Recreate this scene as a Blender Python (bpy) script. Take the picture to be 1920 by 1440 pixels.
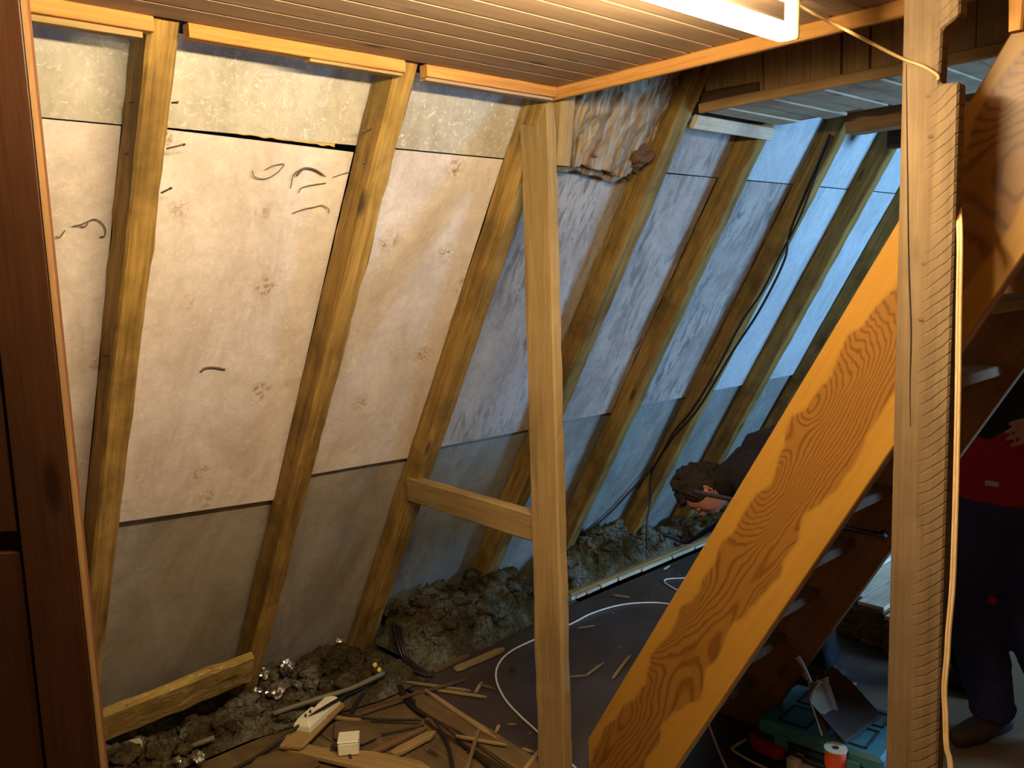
import bpy, bmesh, math, random
from mathutils import Vector, Matrix, noise
import numpy as np
for o in list(bpy.data.objects): bpy.data.objects.remove(o, do_unlink=True)
scene = bpy.context.scene
col = scene.collection
R = random.Random(7)

# ---------------- camera ----------------
FPX = 1591.9
CR = Vector((0.68044378, 0.73198841, -0.03448517))
CU = Vector((-0.07127673, 0.11294718, 0.99104115))
CF = Vector((-0.72932564, 0.67188980, -0.12902784))
CAM = Vector((0, 0, 1.68))
cd = bpy.data.cameras.new('camera'); cam = bpy.data.objects.new('camera', cd); col.objects.link(cam)
cd.sensor_width = 36; cd.lens = FPX / 1920 * 36; cd.clip_start = .02
m = Matrix.Identity(4)
for i in range(3):
    m[i][0] = CR[i]; m[i][1] = CU[i]; m[i][2] = -CF[i]; m[i][3] = CAM[i]
cam.matrix_world = m
scene.camera = cam
# ---------------- light and exposure ----------------
scene.view_settings.view_transform = 'Standard'; scene.view_settings.look = 'None'
scene.view_settings.gamma = 1; scene.view_settings.use_curve_mapping = False
scene.view_settings.exposure = 0.9
TUBE_COL = (1.0, .83, .52); TUBE_STR = 132
DAY_COL = (.26, .56, 1.0); DAY_W = 132
w = bpy.data.worlds.new('world'); scene.world = w; w.use_nodes = True
w.node_tree.nodes['Background'].inputs[0].default_value = (.45, .65, 1, 1)
w.node_tree.nodes['Background'].inputs[1].default_value = 1.5
WIN = (1.30, 5.0, 1.5)      # daylight comes in through the gable window
ld = bpy.data.lights.new('gable_window_daylight', 'AREA'); ld.shape = 'RECTANGLE'; ld.size = 1.25; ld.size_y = 1.15
ld.energy = DAY_W; ld.color = DAY_COL
lo = bpy.data.objects.new('gable_window_daylight', ld); col.objects.link(lo)
lo.matrix_world = Matrix.Translation((WIN[0] + .14, WIN[1], WIN[2])) @ Matrix.Rotation(math.radians(90), 4, 'Y')   # shines into the room, towards -x

# ---------------- pixel -> place on a real plane ----------------
SL = 0.526586; TH = math.tan(SL)
C0 = Vector((-1.891, 1.93, 2.24)); N = Vector((math.cos(SL), 0, -math.sin(SL))); S = Vector((-math.sin(SL), 0, -math.cos(SL)))
def ray(x, y): return CR * ((x - 960) / FPX) + CU * (-(y - 720) / FPX) + CF
def pz(x, y, z=0.): r = ray(x, y); return CAM + r * ((z - CAM.z) / r.z)
def py(x, y, Y): r = ray(x, y); return CAM + r * (Y / r.y)
def px(x, y, X): r = ray(x, y); return CAM + r * (X / r.x)
def ps(x, y, off=0.): r = ray(x, y); return CAM + r * ((N.dot(C0 - CAM) - off) / N.dot(r))
def sp(y, s, off=0.): return Vector((C0.x, y, C0.z)) + S * s - N * off   # point on the roof slope

# ---------------- materials ----------------
def nt(name):
    m_ = bpy.data.materials.new(name); m_.use_nodes = True
    t = m_.node_tree; b = t.nodes['Principled BSDF']
    return m_, t, b
def nd(t, ty, **k):
    n = t.nodes.new(ty)
    for a, v in k.items(): setattr(n, a, v)
    return n
def coords(t, scale, rnd=True):
    tc = nd(t, 'ShaderNodeTexCoord'); mp = nd(t, 'ShaderNodeMapping'); mp.inputs['Scale'].default_value = scale
    if rnd:
        oi = nd(t, 'ShaderNodeObjectInfo'); mu = nd(t, 'ShaderNodeMath', operation='MULTIPLY'); mu.inputs[1].default_value = 37.
        t.links.new(oi.outputs['Random'], mu.inputs[0])
        ad = nd(t, 'ShaderNodeVectorMath', operation='ADD')
        t.links.new(tc.outputs['Object'], mp.inputs[0]); t.links.new(mp.outputs[0], ad.inputs[0]); t.links.new(mu.outputs[0], ad.inputs[1])
        return ad.outputs[0], tc
    t.links.new(tc.outputs['Object'], mp.inputs[0]); return mp.outputs[0], tc
def ramp(t, fac, stops):
    r = nd(t, 'ShaderNodeValToRGB'); e = r.color_ramp.elements
    while len(e) < len(stops): e.new(.5)
    for i, (p, c) in enumerate(stops): e[i].position = p; e[i].color = (*c, 1)
    t.links.new(fac, r.inputs[0]); return r.outputs[0]
def noi(t, vec, sc, det=5, rough=.6, dist=0.):
    n = nd(t, 'ShaderNodeTexNoise'); n.inputs['Scale'].default_value = sc; n.inputs['Detail'].default_value = det
    n.inputs['Roughness'].default_value = rough; n.inputs['Distortion'].default_value = dist
    t.links.new(vec, n.inputs['Vector']); return n.outputs['Fac']
def mix(t, fac, a, b, mode='MIX'):
    n = nd(t, 'ShaderNodeMix', data_type='RGBA', blend_type=mode)
    for inp, v in ((0, fac), (6, a), (7, b)):
        if isinstance(v, (int, float)): n.inputs[inp].default_value = v
        elif isinstance(v, tuple): n.inputs[inp].default_value = (*v, 1)
        else: t.links.new(v, n.inputs[inp])
    return n.outputs[2]
def bump(t, b, h, strength=.3, dist=.004):
    n = nd(t, 'ShaderNodeBump'); n.inputs['Strength'].default_value = strength; n.inputs['Distance'].default_value = dist
    t.links.new(h, n.inputs['Height']); t.links.new(n.outputs[0], b.inputs['Normal'])
def srgb(r, g, b_):
    f = lambda c: (c / 255 / 12.92) if c / 255 <= .04045 else ((c / 255 + .055) / 1.055) ** 2.4
    return (f(r), f(g), f(b_))
def wood(name, dark, mid, light, rough=.75, gs=1., stain=.35, bmp=.35, knots=True, stain_col=None):
    m_, t, b = nt(name)
    v, tc = coords(t, (1.3 * gs, 14 * gs, 14 * gs))
    g = noi(t, v, 2.2, 6, .62, .6)
    v2, _ = coords(t, (2, 90, 90)); fine = noi(t, v2, 1.6, 3, .6)
    c = ramp(t, g, [(.28, dark), (.5, mid), (.72, light)])
    c = mix(t, .38, c, ramp(t, fine, [(.3, dark), (.7, light)]))
    v3, _ = coords(t, (1, 1, 1)); big = noi(t, v3, 3.5, 4, .65)
    c = mix(t, ramp(t, big, [(.45, (0, 0, 0)), (.75, (stain,) * 3)]), c, stain_col or tuple(x * .45 for x in dark))
    if knots:
        v4, _ = coords(t, (2.2, 7, 7)); vo = nd(t, 'ShaderNodeTexVoronoi'); vo.inputs['Scale'].default_value = 1.1
        t.links.new(v4, vo.inputs['Vector'])
        c = mix(t, ramp(t, vo.outputs['Distance'], [(.06, (.8,) * 3), (.13, (0, 0, 0))]), c, tuple(x * .3 for x in dark))
    t.links.new(c, b.inputs['Base Color']); b.inputs['Roughness'].default_value = rough
    b.inputs['Specular IOR Level'].default_value = .25
    bump(t, b, g if not bmp > .5 else fine, bmp, .003)
    return m_
def plain(name, c, rough=.6, metal=0., var=.12, sc=30, bmp=.1, spec=.4):
    m_, t, b = nt(name); v, _ = coords(t, (1, 1, 1)); n = noi(t, v, sc, 4)
    cc = ramp(t, n, [(.3, tuple(x * (1 - var) for x in c)), (.7, tuple(min(1, x * (1 + var)) for x in c))])
    t.links.new(cc, b.inputs['Base Color']); b.inputs['Roughness'].default_value = rough; b.inputs['Metallic'].default_value = metal
    b.inputs['Specular IOR Level'].default_value = spec
    bump(t, b, n, bmp, .002); return m_
def panel_mat(name, base, light, dark, streak=0., prints=0., fleck=.25):
    """dusty painted sheet: local x runs along the wall, local y down the slope"""
    m_, t, b = nt(name)
    v, _ = coords(t, (1, 1, 1)); v2, _ = coords(t, (3.2, 1.6, 3))
    n1 = noi(t, v2, 1.4, 8, .68, .6); n2 = noi(t, v, 22, 8, .8, .5)
    c = ramp(t, n1, [(.32, dark), (.5, base), (.68, light)])
    c = mix(t, ramp(t, n2, [(.42, (0,) * 3), (.78, (.55,) * 3)]), c, tuple(x * .70 for x in dark))
    n7 = noi(t, v, 34, 5, .75, 2.2)
    c = mix(t, ramp(t, n7, [(.55, (0,) * 3), (.66, (fleck,) * 3)]), c, tuple(min(1, x * 1.3) for x in light))
    # scratches
    v5, _ = coords(t, (70, 7, 20)); n5 = noi(t, v5, 1, 3, .5, 1.2)
    c = mix(t, ramp(t, n5, [(.66, (0,) * 3), (.78, (.16,) * 3)]), c, tuple(min(1, x * 1.2) for x in light))
    if streak:
        v3, _ = coords(t, (26, 5, 5)); n3 = noi(t, v3, 1.1, 7, .7, 1.0); v4, _ = coords(t, (1.5, 1.1, 1)); n4 = noi(t, v4, 2.2, 3, .5)
        mlt = nd(t, 'ShaderNodeMath', operation='MULTIPLY'); mlt.use_clamp = True
        a = ramp(t, n3, [(.5, (0,) * 3), (.58, (1,) * 3)]); bb = ramp(t, n4, [(.38, (.1,) * 3), (.6, (1,) * 3)])
        t.links.new(a, mlt.inputs[0]); t.links.new(bb, mlt.inputs[1])
        ml2 = nd(t, 'ShaderNodeMath', operation='MULTIPLY'); ml2.inputs[1].default_value = streak; t.links.new(mlt.outputs[0], ml2.inputs[0])
        c = mix(t, ml2.outputs[0], c, tuple(x * .42 for x in base))
    if prints:   # dried yellow-brown blots
        v6, _ = coords(t, (3, 3, 3)); vo = nd(t, 'ShaderNodeTexVoronoi'); vo.inputs['Scale'].default_value = 1.9; t.links.new(v6, vo.inputs['Vector'])
        n6 = noi(t, v, 45, 5, .8, 1.)
        a = ramp(t, vo.outputs['Distance'], [(.12, (1,) * 3), (.27, (0,) * 3)]); bb = ramp(t, n6, [(.48, (0,) * 3), (.58, (1,) * 3)])
        mlt = nd(t, 'ShaderNodeMath', operation='MULTIPLY'); t.links.new(a, mlt.inputs[0]); t.links.new(bb, mlt.inputs[1])
        ml2 = nd(t, 'ShaderNodeMath', operation='MULTIPLY'); ml2.inputs[1].default_value = prints; t.links.new(mlt.outputs[0], ml2.inputs[0])
        c = mix(t, ml2.outputs[0], c, srgb(150, 112, 60))
    t.links.new(c, b.inputs['Base Color']); b.inputs['Roughness'].default_value = .62; b.inputs['Specular IOR Level'].default_value = .3
    bump(t, b, n2, .25, .003)
    return m_

M = {}
M['rafter'] = wood('old_rafter_wood', srgb(88, 64, 26), srgb(148, 112, 52), srgb(184, 148, 80), stain=.8, bmp=.5)
M['post'] = wood('post_wood', srgb(116, 92, 56), srgb(148, 120, 76), srgb(168, 140, 94), gs=.8, stain=.3)
M['trim'] = wood('orange_trim_wood', srgb(150, 98, 42), srgb(182, 126, 62), srgb(204, 150, 84), stain=.1)
M['ceil'] = wood('ceiling_board_wood', srgb(132, 106, 82), srgb(154, 124, 98), srgb(170, 140, 112), stain=.15, gs=.8)
M['white_board'] = wood('pale_weathered_board', srgb(186, 164, 132), srgb(216, 198, 166), srgb(232, 216, 188), stain=.6, stain_col=srgb(110, 90, 66))
M['fascia'] = wood('brown_board', srgb(150, 108, 68), srgb(182, 140, 92), srgb(200, 160, 112), stain=.3, knots=False)
M['door'] = wood('dark_red_brown_door_wood', srgb(62, 36, 20), srgb(80, 48, 28), srgb(92, 57, 35), rough=.5, stain=.2)
M['door_edge'] = wood('lamplit_door_edge', srgb(84, 58, 28), srgb(100, 70, 36), srgb(112, 80, 44), knots=False)  # lamplight on the door edge put into a paler wood tone
M['darkwood'] = wood('dark_brown_wood', srgb(70, 50, 32), srgb(94, 68, 44), srgb(112, 84, 58))  # one dark brown wood for beams, decks and battens
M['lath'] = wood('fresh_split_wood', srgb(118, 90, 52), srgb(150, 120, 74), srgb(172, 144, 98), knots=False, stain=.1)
M['floorplank'] = wood('dusty_floor_board', srgb(80, 62, 38), srgb(104, 82, 52), srgb(124, 100, 66), stain=.75, gs=.7)
M['stair'] = wood('brown_stair_wood', srgb(104, 70, 38), srgb(126, 88, 52), srgb(144, 106, 66))
M['stack'] = wood('rough_brown_board', srgb(88, 60, 40), srgb(118, 84, 56), srgb(142, 106, 74))
M['panel_warm'] = panel_mat('cream_painted_panel', srgb(210, 194, 182), srgb(226, 212, 202), srgb(184, 166, 148), prints=.9)
M['panel_top'] = panel_mat('cream_top_panel', srgb(180, 170, 152), srgb(200, 190, 172), srgb(158, 146, 126), fleck=.8)
M['panel_low'] = panel_mat('brownish_low_panel', srgb(158, 146, 132), srgb(176, 164, 150), srgb(136, 122, 106))
M['panel_grey'] = panel_mat('grey_worn_panel', srgb(184, 172, 162), srgb(202, 192, 182), srgb(152, 140, 130), streak=.9)
M['panel_pale'] = panel_mat('pale_far_panel', srgb(200, 206, 206), srgb(214, 220, 220), srgb(184, 190, 190), streak=.25)
M['panel_greylow'] = panel_mat('greenish_low_panel', srgb(150, 150, 142), srgb(170, 170, 160), srgb(128, 124, 114), streak=.35)
M['black'] = plain('black_rubber', srgb(38, 32, 28), .45)
M['dark'] = plain('dark_void_board', srgb(46, 34, 26), .9)
M['whitecable'] = plain('white_cable', srgb(226, 216, 204), .4)
M['beigelow'] = plain('beige_cable_brightened', srgb(206, 172, 124), .45, bmp=0)  # paler copy of the same cable, brightness along the post put into colour
M['beige'] = plain('beige_cable_dimmed', srgb(150, 118, 76), .45, bmp=0)  # darker copy for the run near the tube, tempering its lamplight
M['plastic'] = plain('cream_plastic', srgb(232, 224, 196), .35, var=.04, bmp=.02)
M['grey_pipe'] = plain('grey_pipe', srgb(108, 102, 84), .5)
M['steel'] = plain('rusty_steel', srgb(92, 70, 56), .5, .6)
M['brass'] = plain('yellow_cap', srgb(206, 190, 70), .35)
M['foil'] = plain('crumpled_foil', srgb(226, 220, 212), .3, 1., sc=70, bmp=1.)
M['fibre'] = plain('dry_fibre', srgb(92, 78, 62), .9)
M['foam'] = plain('yellow_foam', srgb(178, 150, 92), .9, sc=80, bmp=.6)
M['hull'] = plain('white_lamp_housing', srgb(232, 224, 208), .4, var=.03, bmp=.0)
M['holder'] = plain('yellowed_lamp_holder', srgb(120, 104, 66), .5, bmp=0)
M['teal'] = plain('teal_plastic', srgb(66, 128, 142), .4, bmp=.03)
M['tealdark'] = plain('black_plastic', srgb(36, 42, 44), .5)
M['dustpan'] = plain('worn_metal_scoop', srgb(132, 104, 70), .6, .1, var=.3, sc=14)
M['panplastic'] = plain('grey_scoop_handle', srgb(170, 160, 146), .5)
M['orange'] = plain('orange_cord', srgb(236, 84, 30), .6, sc=90, bmp=.5)
M['red'] = plain('red_label', srgb(170, 38, 36), .5)
M['card'] = plain('beige_card', srgb(206, 184, 150), .8)
M['navy'] = plain('navy_cloth', srgb(40, 42, 84), .9, sc=60, bmp=.3)
M['darktrousers'] = plain('charcoal_cloth', srgb(34, 32, 38), .95, sc=60, bmp=.3)
M['blackcloth'] = plain('black_cloth', srgb(34, 30, 34), .95, sc=60, bmp=.3)
M['redcloth'] = plain('red_cloth', srgb(150, 24, 30), .9, sc=60, bmp=.3)
M['greycloth'] = plain('grey_glove_cloth', srgb(176, 160, 152), .9)
M['skin'] = plain('skin', srgb(190, 122, 98), .5, var=.06, sc=20)
M['hair'] = plain('dark_curly_hair', srgb(44, 32, 24), .8, sc=120, bmp=.9)
M['boot'] = plain('brown_boot', srgb(60, 44, 32), .7)
M['bar'] = plain('dark_grey_metal', srgb(70, 68, 76), .35, .6)
M['glassdark'] = plain('window_frame_paint', srgb(220, 220, 214), .5)

def insul_mat():
    m_, t, b = nt('grey_wool_insulation'); v, _ = coords(t, (1, 1, 1), False)
    n1 = noi(t, v, 5, 4, .6, .5); n2 = noi(t, v, 60, 6, .75, .8)
    c = ramp(t, n1, [(.38, srgb(76, 64, 38)), (.5, srgb(96, 84, 56)), (.62, srgb(126, 122, 106))])
    c = mix(t, ramp(t, n2, [(.38, (.85,) * 3), (.56, (0,) * 3)]), c, srgb(40, 32, 20))
    t.links.new(c, b.inputs['Base Color']); b.inputs['Roughness'].default_value = 1; b.inputs['Specular IOR Level'].default_value = .05
    bump(t, b, n2, .9, .01); return m_
M['insul'] = insul_mat()
def floor_mat():
    m_, t, b = nt('dark_hardboard'); v, _ = coords(t, (1, 1, 1), False)
    n1 = noi(t, v, 3, 5, .6); n2 = noi(t, v, 120, 4, .8); n3 = noi(t, v, 42, 6, .85, .5)
    c = ramp(t, n1, [(.35, srgb(54, 43, 38)), (.65, srgb(74, 61, 54))])
    sx = nd(t, 'ShaderNodeSeparateXYZ'); t.links.new(v, sx.inputs[0]); ax = nd(t, 'ShaderNodeMath', operation='MULTIPLY_ADD'); ax.inputs[1].default_value = .5; t.links.new(n1, ax.inputs[0]); t.links.new(sx.outputs['X'], ax.inputs[2])
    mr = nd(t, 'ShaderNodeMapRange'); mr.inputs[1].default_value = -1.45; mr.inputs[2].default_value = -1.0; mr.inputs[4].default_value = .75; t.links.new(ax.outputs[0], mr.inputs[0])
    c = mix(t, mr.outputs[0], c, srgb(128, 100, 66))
    c = mix(t, ramp(t, n3, [(.62, (0,) * 3), (.76, (.4,) * 3)]), c, srgb(110, 98, 86))
    c = mix(t, ramp(t, n2, [(.4, (.4,) * 3), (.6, (0,) * 3)]), c, srgb(52, 38, 32))
    t.links.new(c, b.inputs['Base Color']); b.inputs['Roughness'].default_value = .45; b.inputs['Specular IOR Level'].default_value = .5
    bump(t, b, n2, .3, .002); return m_
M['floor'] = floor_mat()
def sack_mat():
    m_, t, b = nt('stained_paper_batt'); v, _ = coords(t, (14, 2.2, 14), False); v2, _ = coords(t, (4, 2, 4), False)
    n = noi(t, v, 1.2, 5, .6, 1.4); n2 = noi(t, v2, 2, 3, .6)
    c = ramp(t, n, [(.34, srgb(104, 76, 44)), (.47, srgb(140, 110, 72)), (.56, srgb(160, 142, 114)), (.68, srgb(176, 164, 146))])
    c = mix(t, ramp(t, n2, [(.5, (0,) * 3), (.7, (.5,) * 3)]), c, srgb(150, 100, 50))
    t.links.new(c, b.inputs['Base Color']); b.inputs['Roughness'].default_value = .7; bump(t, b, n, .5, .01); return m_
M['sack'] = sack_mat()
def stringer_mat():
    m_, t, b = nt('orange_pine_stringer')
    tc = nd(t, 'ShaderNodeTexCoord'); mp = nd(t, 'ShaderNodeMapping'); mp.inputs['Scale'].default_value = (2.3, 6.0, 2)
    mp.inputs['Location'].default_value = (.35, .35, 0)
    t.links.new(tc.outputs['Object'], mp.inputs[0])
    n0 = nd(t, 'ShaderNodeTexNoise'); n0.inputs['Scale'].default_value = 2.2; n0.inputs['Detail'].default_value = 3
    t.links.new(mp.outputs[0], n0.inputs['Vector'])
    ad = nd(t, 'ShaderNodeVectorMath', operation='MULTIPLY_ADD'); ad.inputs[1].default_value = (.28, .28, 0)
    t.links.new(n0.outputs['Color'], ad.inputs[0]); t.links.new(mp.outputs[0], ad.inputs[2])
    vo = nd(t, 'ShaderNodeTexVoronoi', feature='SMOOTH_F1'); vo.inputs['Scale'].default_value = .9; vo.inputs['Smoothness'].default_value = .5
    t.links.new(ad.outputs[0], vo.inputs['Vector'])
    mu = nd(t, 'ShaderNodeMath', operation='MULTIPLY'); mu.inputs[1].default_value = 150; t.links.new(vo.outputs['Distance'], mu.inputs[0])
    si = nd(t, 'ShaderNodeMath', operation='SINE'); t.links.new(mu.outputs[0], si.inputs[0])
    rings = ramp(t, si.outputs[0], [(.1, srgb(134, 90, 34)), (.95, srgb(108, 68, 24))])
    # pale sapwood along both edges
    sx = nd(t, 'ShaderNodeSeparateXYZ'); t.links.new(tc.outputs['Object'], sx.inputs[0])
    n1v = nd(t, 'ShaderNodeMapping'); n1v.inputs['Scale'].default_value = (3, 1, 1); t.links.new(tc.outputs['Object'], n1v.inputs[0])
    n1 = noi(t, n1v.outputs[0], 1.6, 2, .5)
    ab = nd(t, 'ShaderNodeMath', operation='ABSOLUTE'); t.links.new(sx.outputs['Y'], ab.inputs[0])
    a2 = nd(t, 'ShaderNodeMath', operation='MULTIPLY_ADD'); t.links.new(n1, a2.inputs[0]); a2.inputs[1].default_value = .14; t.links.new(ab.outputs[0], a2.inputs[2])
    sap = ramp(t, a2.outputs[0], [(.142, (0,) * 3), (.150, (1,) * 3)])
    v2, _ = coords(t, (3, 60, 60)); fine = noi(t, v2, 1, 4)
    pale = ramp(t, fine, [(.3, srgb(158, 112, 38)), (.7, srgb(168, 122, 48))])
    c = mix(t, sap, rings, pale)
    t.links.new(c, b.inputs['Base Color']); b.inputs['Roughness'].default_value = .42; b.inputs['Specular IOR Level'].default_value = .35
    bump(t, b, fine, .1, .001); return m_
M['stringer'] = stringer_mat()
def sawn_mat():
    m_ = wood('sawn_post_wood', srgb(88, 68, 44), srgb(110, 88, 60), srgb(128, 104, 74), stain=.45, gs=.7, knots=True)
    t = m_.node_tree; b = t.nodes['Principled BSDF']
    tc = nd(t, 'ShaderNodeTexCoord'); mp = nd(t, 'ShaderNodeMapping'); t.links.new(tc.outputs['Object'], mp.inputs[0])
    sx = nd(t, 'ShaderNodeSeparateXYZ'); t.links.new(mp.outputs[0], sx.inputs[0])
    # circular-saw arcs: phase = x*k + quadratic in width
    sq = nd(t, 'ShaderNodeMath', operation='POWER'); ad0 = nd(t, 'ShaderNodeMath', operation='ADD'); ad0.inputs[1].default_value = .06
    t.links.new(sx.outputs['Y'], ad0.inputs[0]); t.links.new(ad0.outputs[0], sq.inputs[0]); sq.inputs[1].default_value = 2
    ma = nd(t, 'ShaderNodeMath', operation='MULTIPLY_ADD'); ma.inputs[1].default_value = -4.5; t.links.new(sq.outputs[0], ma.inputs[0]); t.links.new(sx.outputs['X'], ma.inputs[2])
    nn = noi(t, mp.outputs[0], 14, 4); mb = nd(t, 'ShaderNodeMath', operation='MULTIPLY_ADD'); mb.inputs[1].default_value = .022; t.links.new(nn, mb.inputs[0]); t.links.new(ma.outputs[0], mb.inputs[2])
    mc = nd(t, 'ShaderNodeMath', operation='MULTIPLY'); mc.inputs[1].default_value = 262; t.links.new(mb.outputs[0], mc.inputs[0])
    si = nd(t, 'ShaderNodeMath', operation='SINE'); t.links.new(mc.outputs[0], si.inputs[0])
    lines = ramp(t, si.outputs[0], [(.72, (0,) * 3), (.97, (1,) * 3)])
    w2 = noi(t, mp.outputs[0], 6, 4); wa = nd(t, 'ShaderNodeMath', operation='MULTIPLY_ADD'); wa.inputs[1].default_value = .07; t.links.new(w2, wa.inputs[0]); t.links.new(sx.outputs['Y'], wa.inputs[2])
    side = ramp(t, wa.outputs[0], [(.030, (0,) * 3), (.075, (1,) * 3)])
    mm = nd(t, 'ShaderNodeMath', operation='MULTIPLY'); t.links.new(lines, mm.inputs[0]); t.links.new(side, mm.inputs[1])
    m5 = nd(t, 'ShaderNodeMath', operation='MULTIPLY'); m5.inputs[1].default_value = .4; t.links.new(mm.outputs[0], m5.inputs[0])
    src = b.inputs['Base Color'].links[0].from_socket
    c = mix(t, m5.outputs[0], src, srgb(62, 46, 28)); t.links.new(c, b.inputs['Base Color'])
    inv = nd(t, 'ShaderNodeMath', operation='SUBTRACT'); inv.inputs[0].default_value = 1; t.links.new(mm.outputs[0], inv.inputs[1])
    bump(t, b, inv.outputs[0], .5, .003)
    return m_
M['sawn'] = sawn_mat()
def emis(name, c, s):
    m_, t, b = nt(name); b.inputs['Base Color'].default_value = (1, 1, 1, 1); b.inputs['Emission Color'].default_value = (*c, 1); b.inputs['Emission Strength'].default_value = s; return m_
M['tube'] = emis('lit_tube', TUBE_COL, TUBE_STR)

# ---------------- object helpers ----------------
W = {}
def setp(o, wm, parent):
    W[o] = wm.copy()
    if parent is not None:
        o.parent = parent; o.matrix_parent_inverse = W[parent].inverted()
    o.matrix_basis = wm
def meshobj(name, verts, faces, mat, parent=None, wm=None, smooth=False, bevel=0):
    me = bpy.data.meshes.new(name); me.from_pydata([tuple(v) for v in verts], [], faces)
    bm = bmesh.new(); bm.from_mesh(me)
    bmesh.ops.recalc_face_normals(bm, faces=bm.faces)
    if bevel: bmesh.ops.bevel(bm, geom=bm.edges[:] , offset=bevel, segments=1, affect='EDGES', profile=.5)
    bm.to_mesh(me); bm.free()
    if smooth: me.polygons.foreach_set('use_smooth', [True] * len(me.polygons))
    me.materials.append(mat)
    o = bpy.data.objects.new(name, me); col.objects.link(o)
    setp(o, wm or Matrix.Identity(4), parent); return o
def empty(name, loc, label=None, cat=None, group=None, kind=None):
    o = bpy.data.objects.new(name, None); o.empty_display_size = .1; col.objects.link(o)
    setp(o, Matrix.Translation(loc), None); tag(o, label, cat, group, kind); return o
def tag(o, label=None, cat=None, group=None, kind=None):
    if label: o['label'] = label
    if cat: o['category'] = cat
    if group: o['group'] = group
    if kind: o['kind'] = kind
    return o
def frame(o, x, y=None):
    x = Vector(x).normalized()
    y = Vector(y) if y is not None else Vector((0, 0, 1))
    y = (y - x * y.dot(x)).normalized(); z = x.cross(y)
    mm = Matrix.Identity(4)
    for i in range(3): mm[i][0] = x[i]; mm[i][1] = y[i]; mm[i][2] = z[i]; mm[i][3] = o[i]
    return mm
def beam(name, p0, p1, wdir, wd, th, mat, parent=None, rag=.003, ch=.004, seg=None, seed=None):
    """timber from p0 to p1 (axis through the centre); width wd along wdir, thickness th across"""
    p0 = Vector(p0); p1 = Vector(p1); L = (p1 - p0).length
    wm = frame(p0, p1 - p0, wdir); seg = seg or max(2, int(L / .05))
    sd = seed if seed is not None else R.random() * 100
    a, b = wd / 2, th / 2; ch = min(ch, a * .5, b * .5)
    prof = [(a, b - ch), (a - ch, b), (-a + ch, b), (-a, b - ch), (-a, -b + ch), (-a + ch, -b), (a - ch, -b), (a, -b + ch)]
    vs = []; fs = []
    for i in range(seg + 1):
        x = L * i / seg
        for j, (y, z) in enumerate(prof):
            k = noise.noise(Vector((x * 6, sd + (j // 2) * 3.1, .3))) * rag + noise.noise(Vector((x * 22, sd + j * 7.7, 5.))) * rag * .6
            vs.append((x, y + math.copysign(k, y) * (1 if i not in (0, seg) else .3), z + math.copysign(k * .6, z)))
    for i in range(seg):
        for j in range(8): fs.append((i * 8 + j, i * 8 + (j + 1) % 8, (i + 1) * 8 + (j + 1) % 8, (i + 1) * 8 + j))
    fs.append(tuple(range(8))[::-1]); fs.append(tuple(seg * 8 + j for j in range(8)))
    return meshobj(name, vs, fs, mat, parent, wm)
def slab(name, outline, th, mat, parent=None, wm=None, bevel=.002):
    """polygon in local x,y extruded to z=-th"""
    n = len(outline)
    vs = [(x, y, 0) for x, y in outline] + [(x, y, -th) for x, y in outline]
    fs = [tuple(range(n)), tuple(range(2 * n - 1, n - 1, -1))] + [(i, (i + 1) % n, n + (i + 1) % n, n + i) for i in range(n)]
    return meshobj(name, vs, fs, mat, parent, wm, bevel=bevel)
def box(name, lo, hi, mat, parent=None, wm=None, bevel=.002):
    x0, y0, z0 = lo; x1, y1, z1 = hi
    return slab2(name, [(x0, y0), (x1, y0), (x1, y1), (x0, y1)], z0, z1, mat, parent, wm, bevel)
def slab2(name, ol, z0, z1, mat, parent=None, wm=None, bevel=.002):
    n = len(ol); vs = [(x, y, z1) for x, y in ol] + [(x, y, z0) for x, y in ol]
    fs = [tuple(range(n)), tuple(range(2 * n - 1, n - 1, -1))] + [(i, (i + 1) % n, n + (i + 1) % n, n + i) for i in range(n)]
    return meshobj(name, vs, fs, mat, parent, wm, bevel=bevel)
def floorboard(name, pix, z, th, mat, parent=None, bevel=.0015):
    """a board lying flat: its top face corners seen at these picture points, at height z"""
    P = [pz(x, y, z) for x, y in pix]
    c = sum(P, Vector()) / len(P); # local x along the longest side
    best = max(range(len(P)), key=lambda i: (P[(i + 1) % len(P)] - P[i]).length)
    d = (P[(best + 1) % len(P)] - P[best]).normalized(); e = Vector((-d.y, d.x, 0))
    wm = frame(c, d, e)
    ol = [((p - c).dot(d), (p - c).dot(e)) for p in P]
    area = sum(ol[i][0] * ol[(i + 1) % len(ol)][1] - ol[(i + 1) % len(ol)][0] * ol[i][1] for i in range(len(ol)))
    if area < 0: ol = ol[::-1]
    return slab(name, ol, th, mat, parent, wm, bevel)
def crv(pts, n=8):
    pts = [Vector(p) for p in pts]; out = []
    P = [pts[0] * 2 - pts[1]] + pts + [pts[-1] * 2 - pts[-2]]
    for i in range(1, len(P) - 2):
        for k in range(n):
            t = k / n; a, b, c, d = P[i - 1], P[i], P[i + 1], P[i + 2]
            out.append(.5 * ((2 * b) + (c - a) * t + (2 * a - 5 * b + 4 * c - d) * t * t + (3 * b - a - 3 * c + d) * t ** 3))
    out.append(pts[-1]); return out
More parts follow.
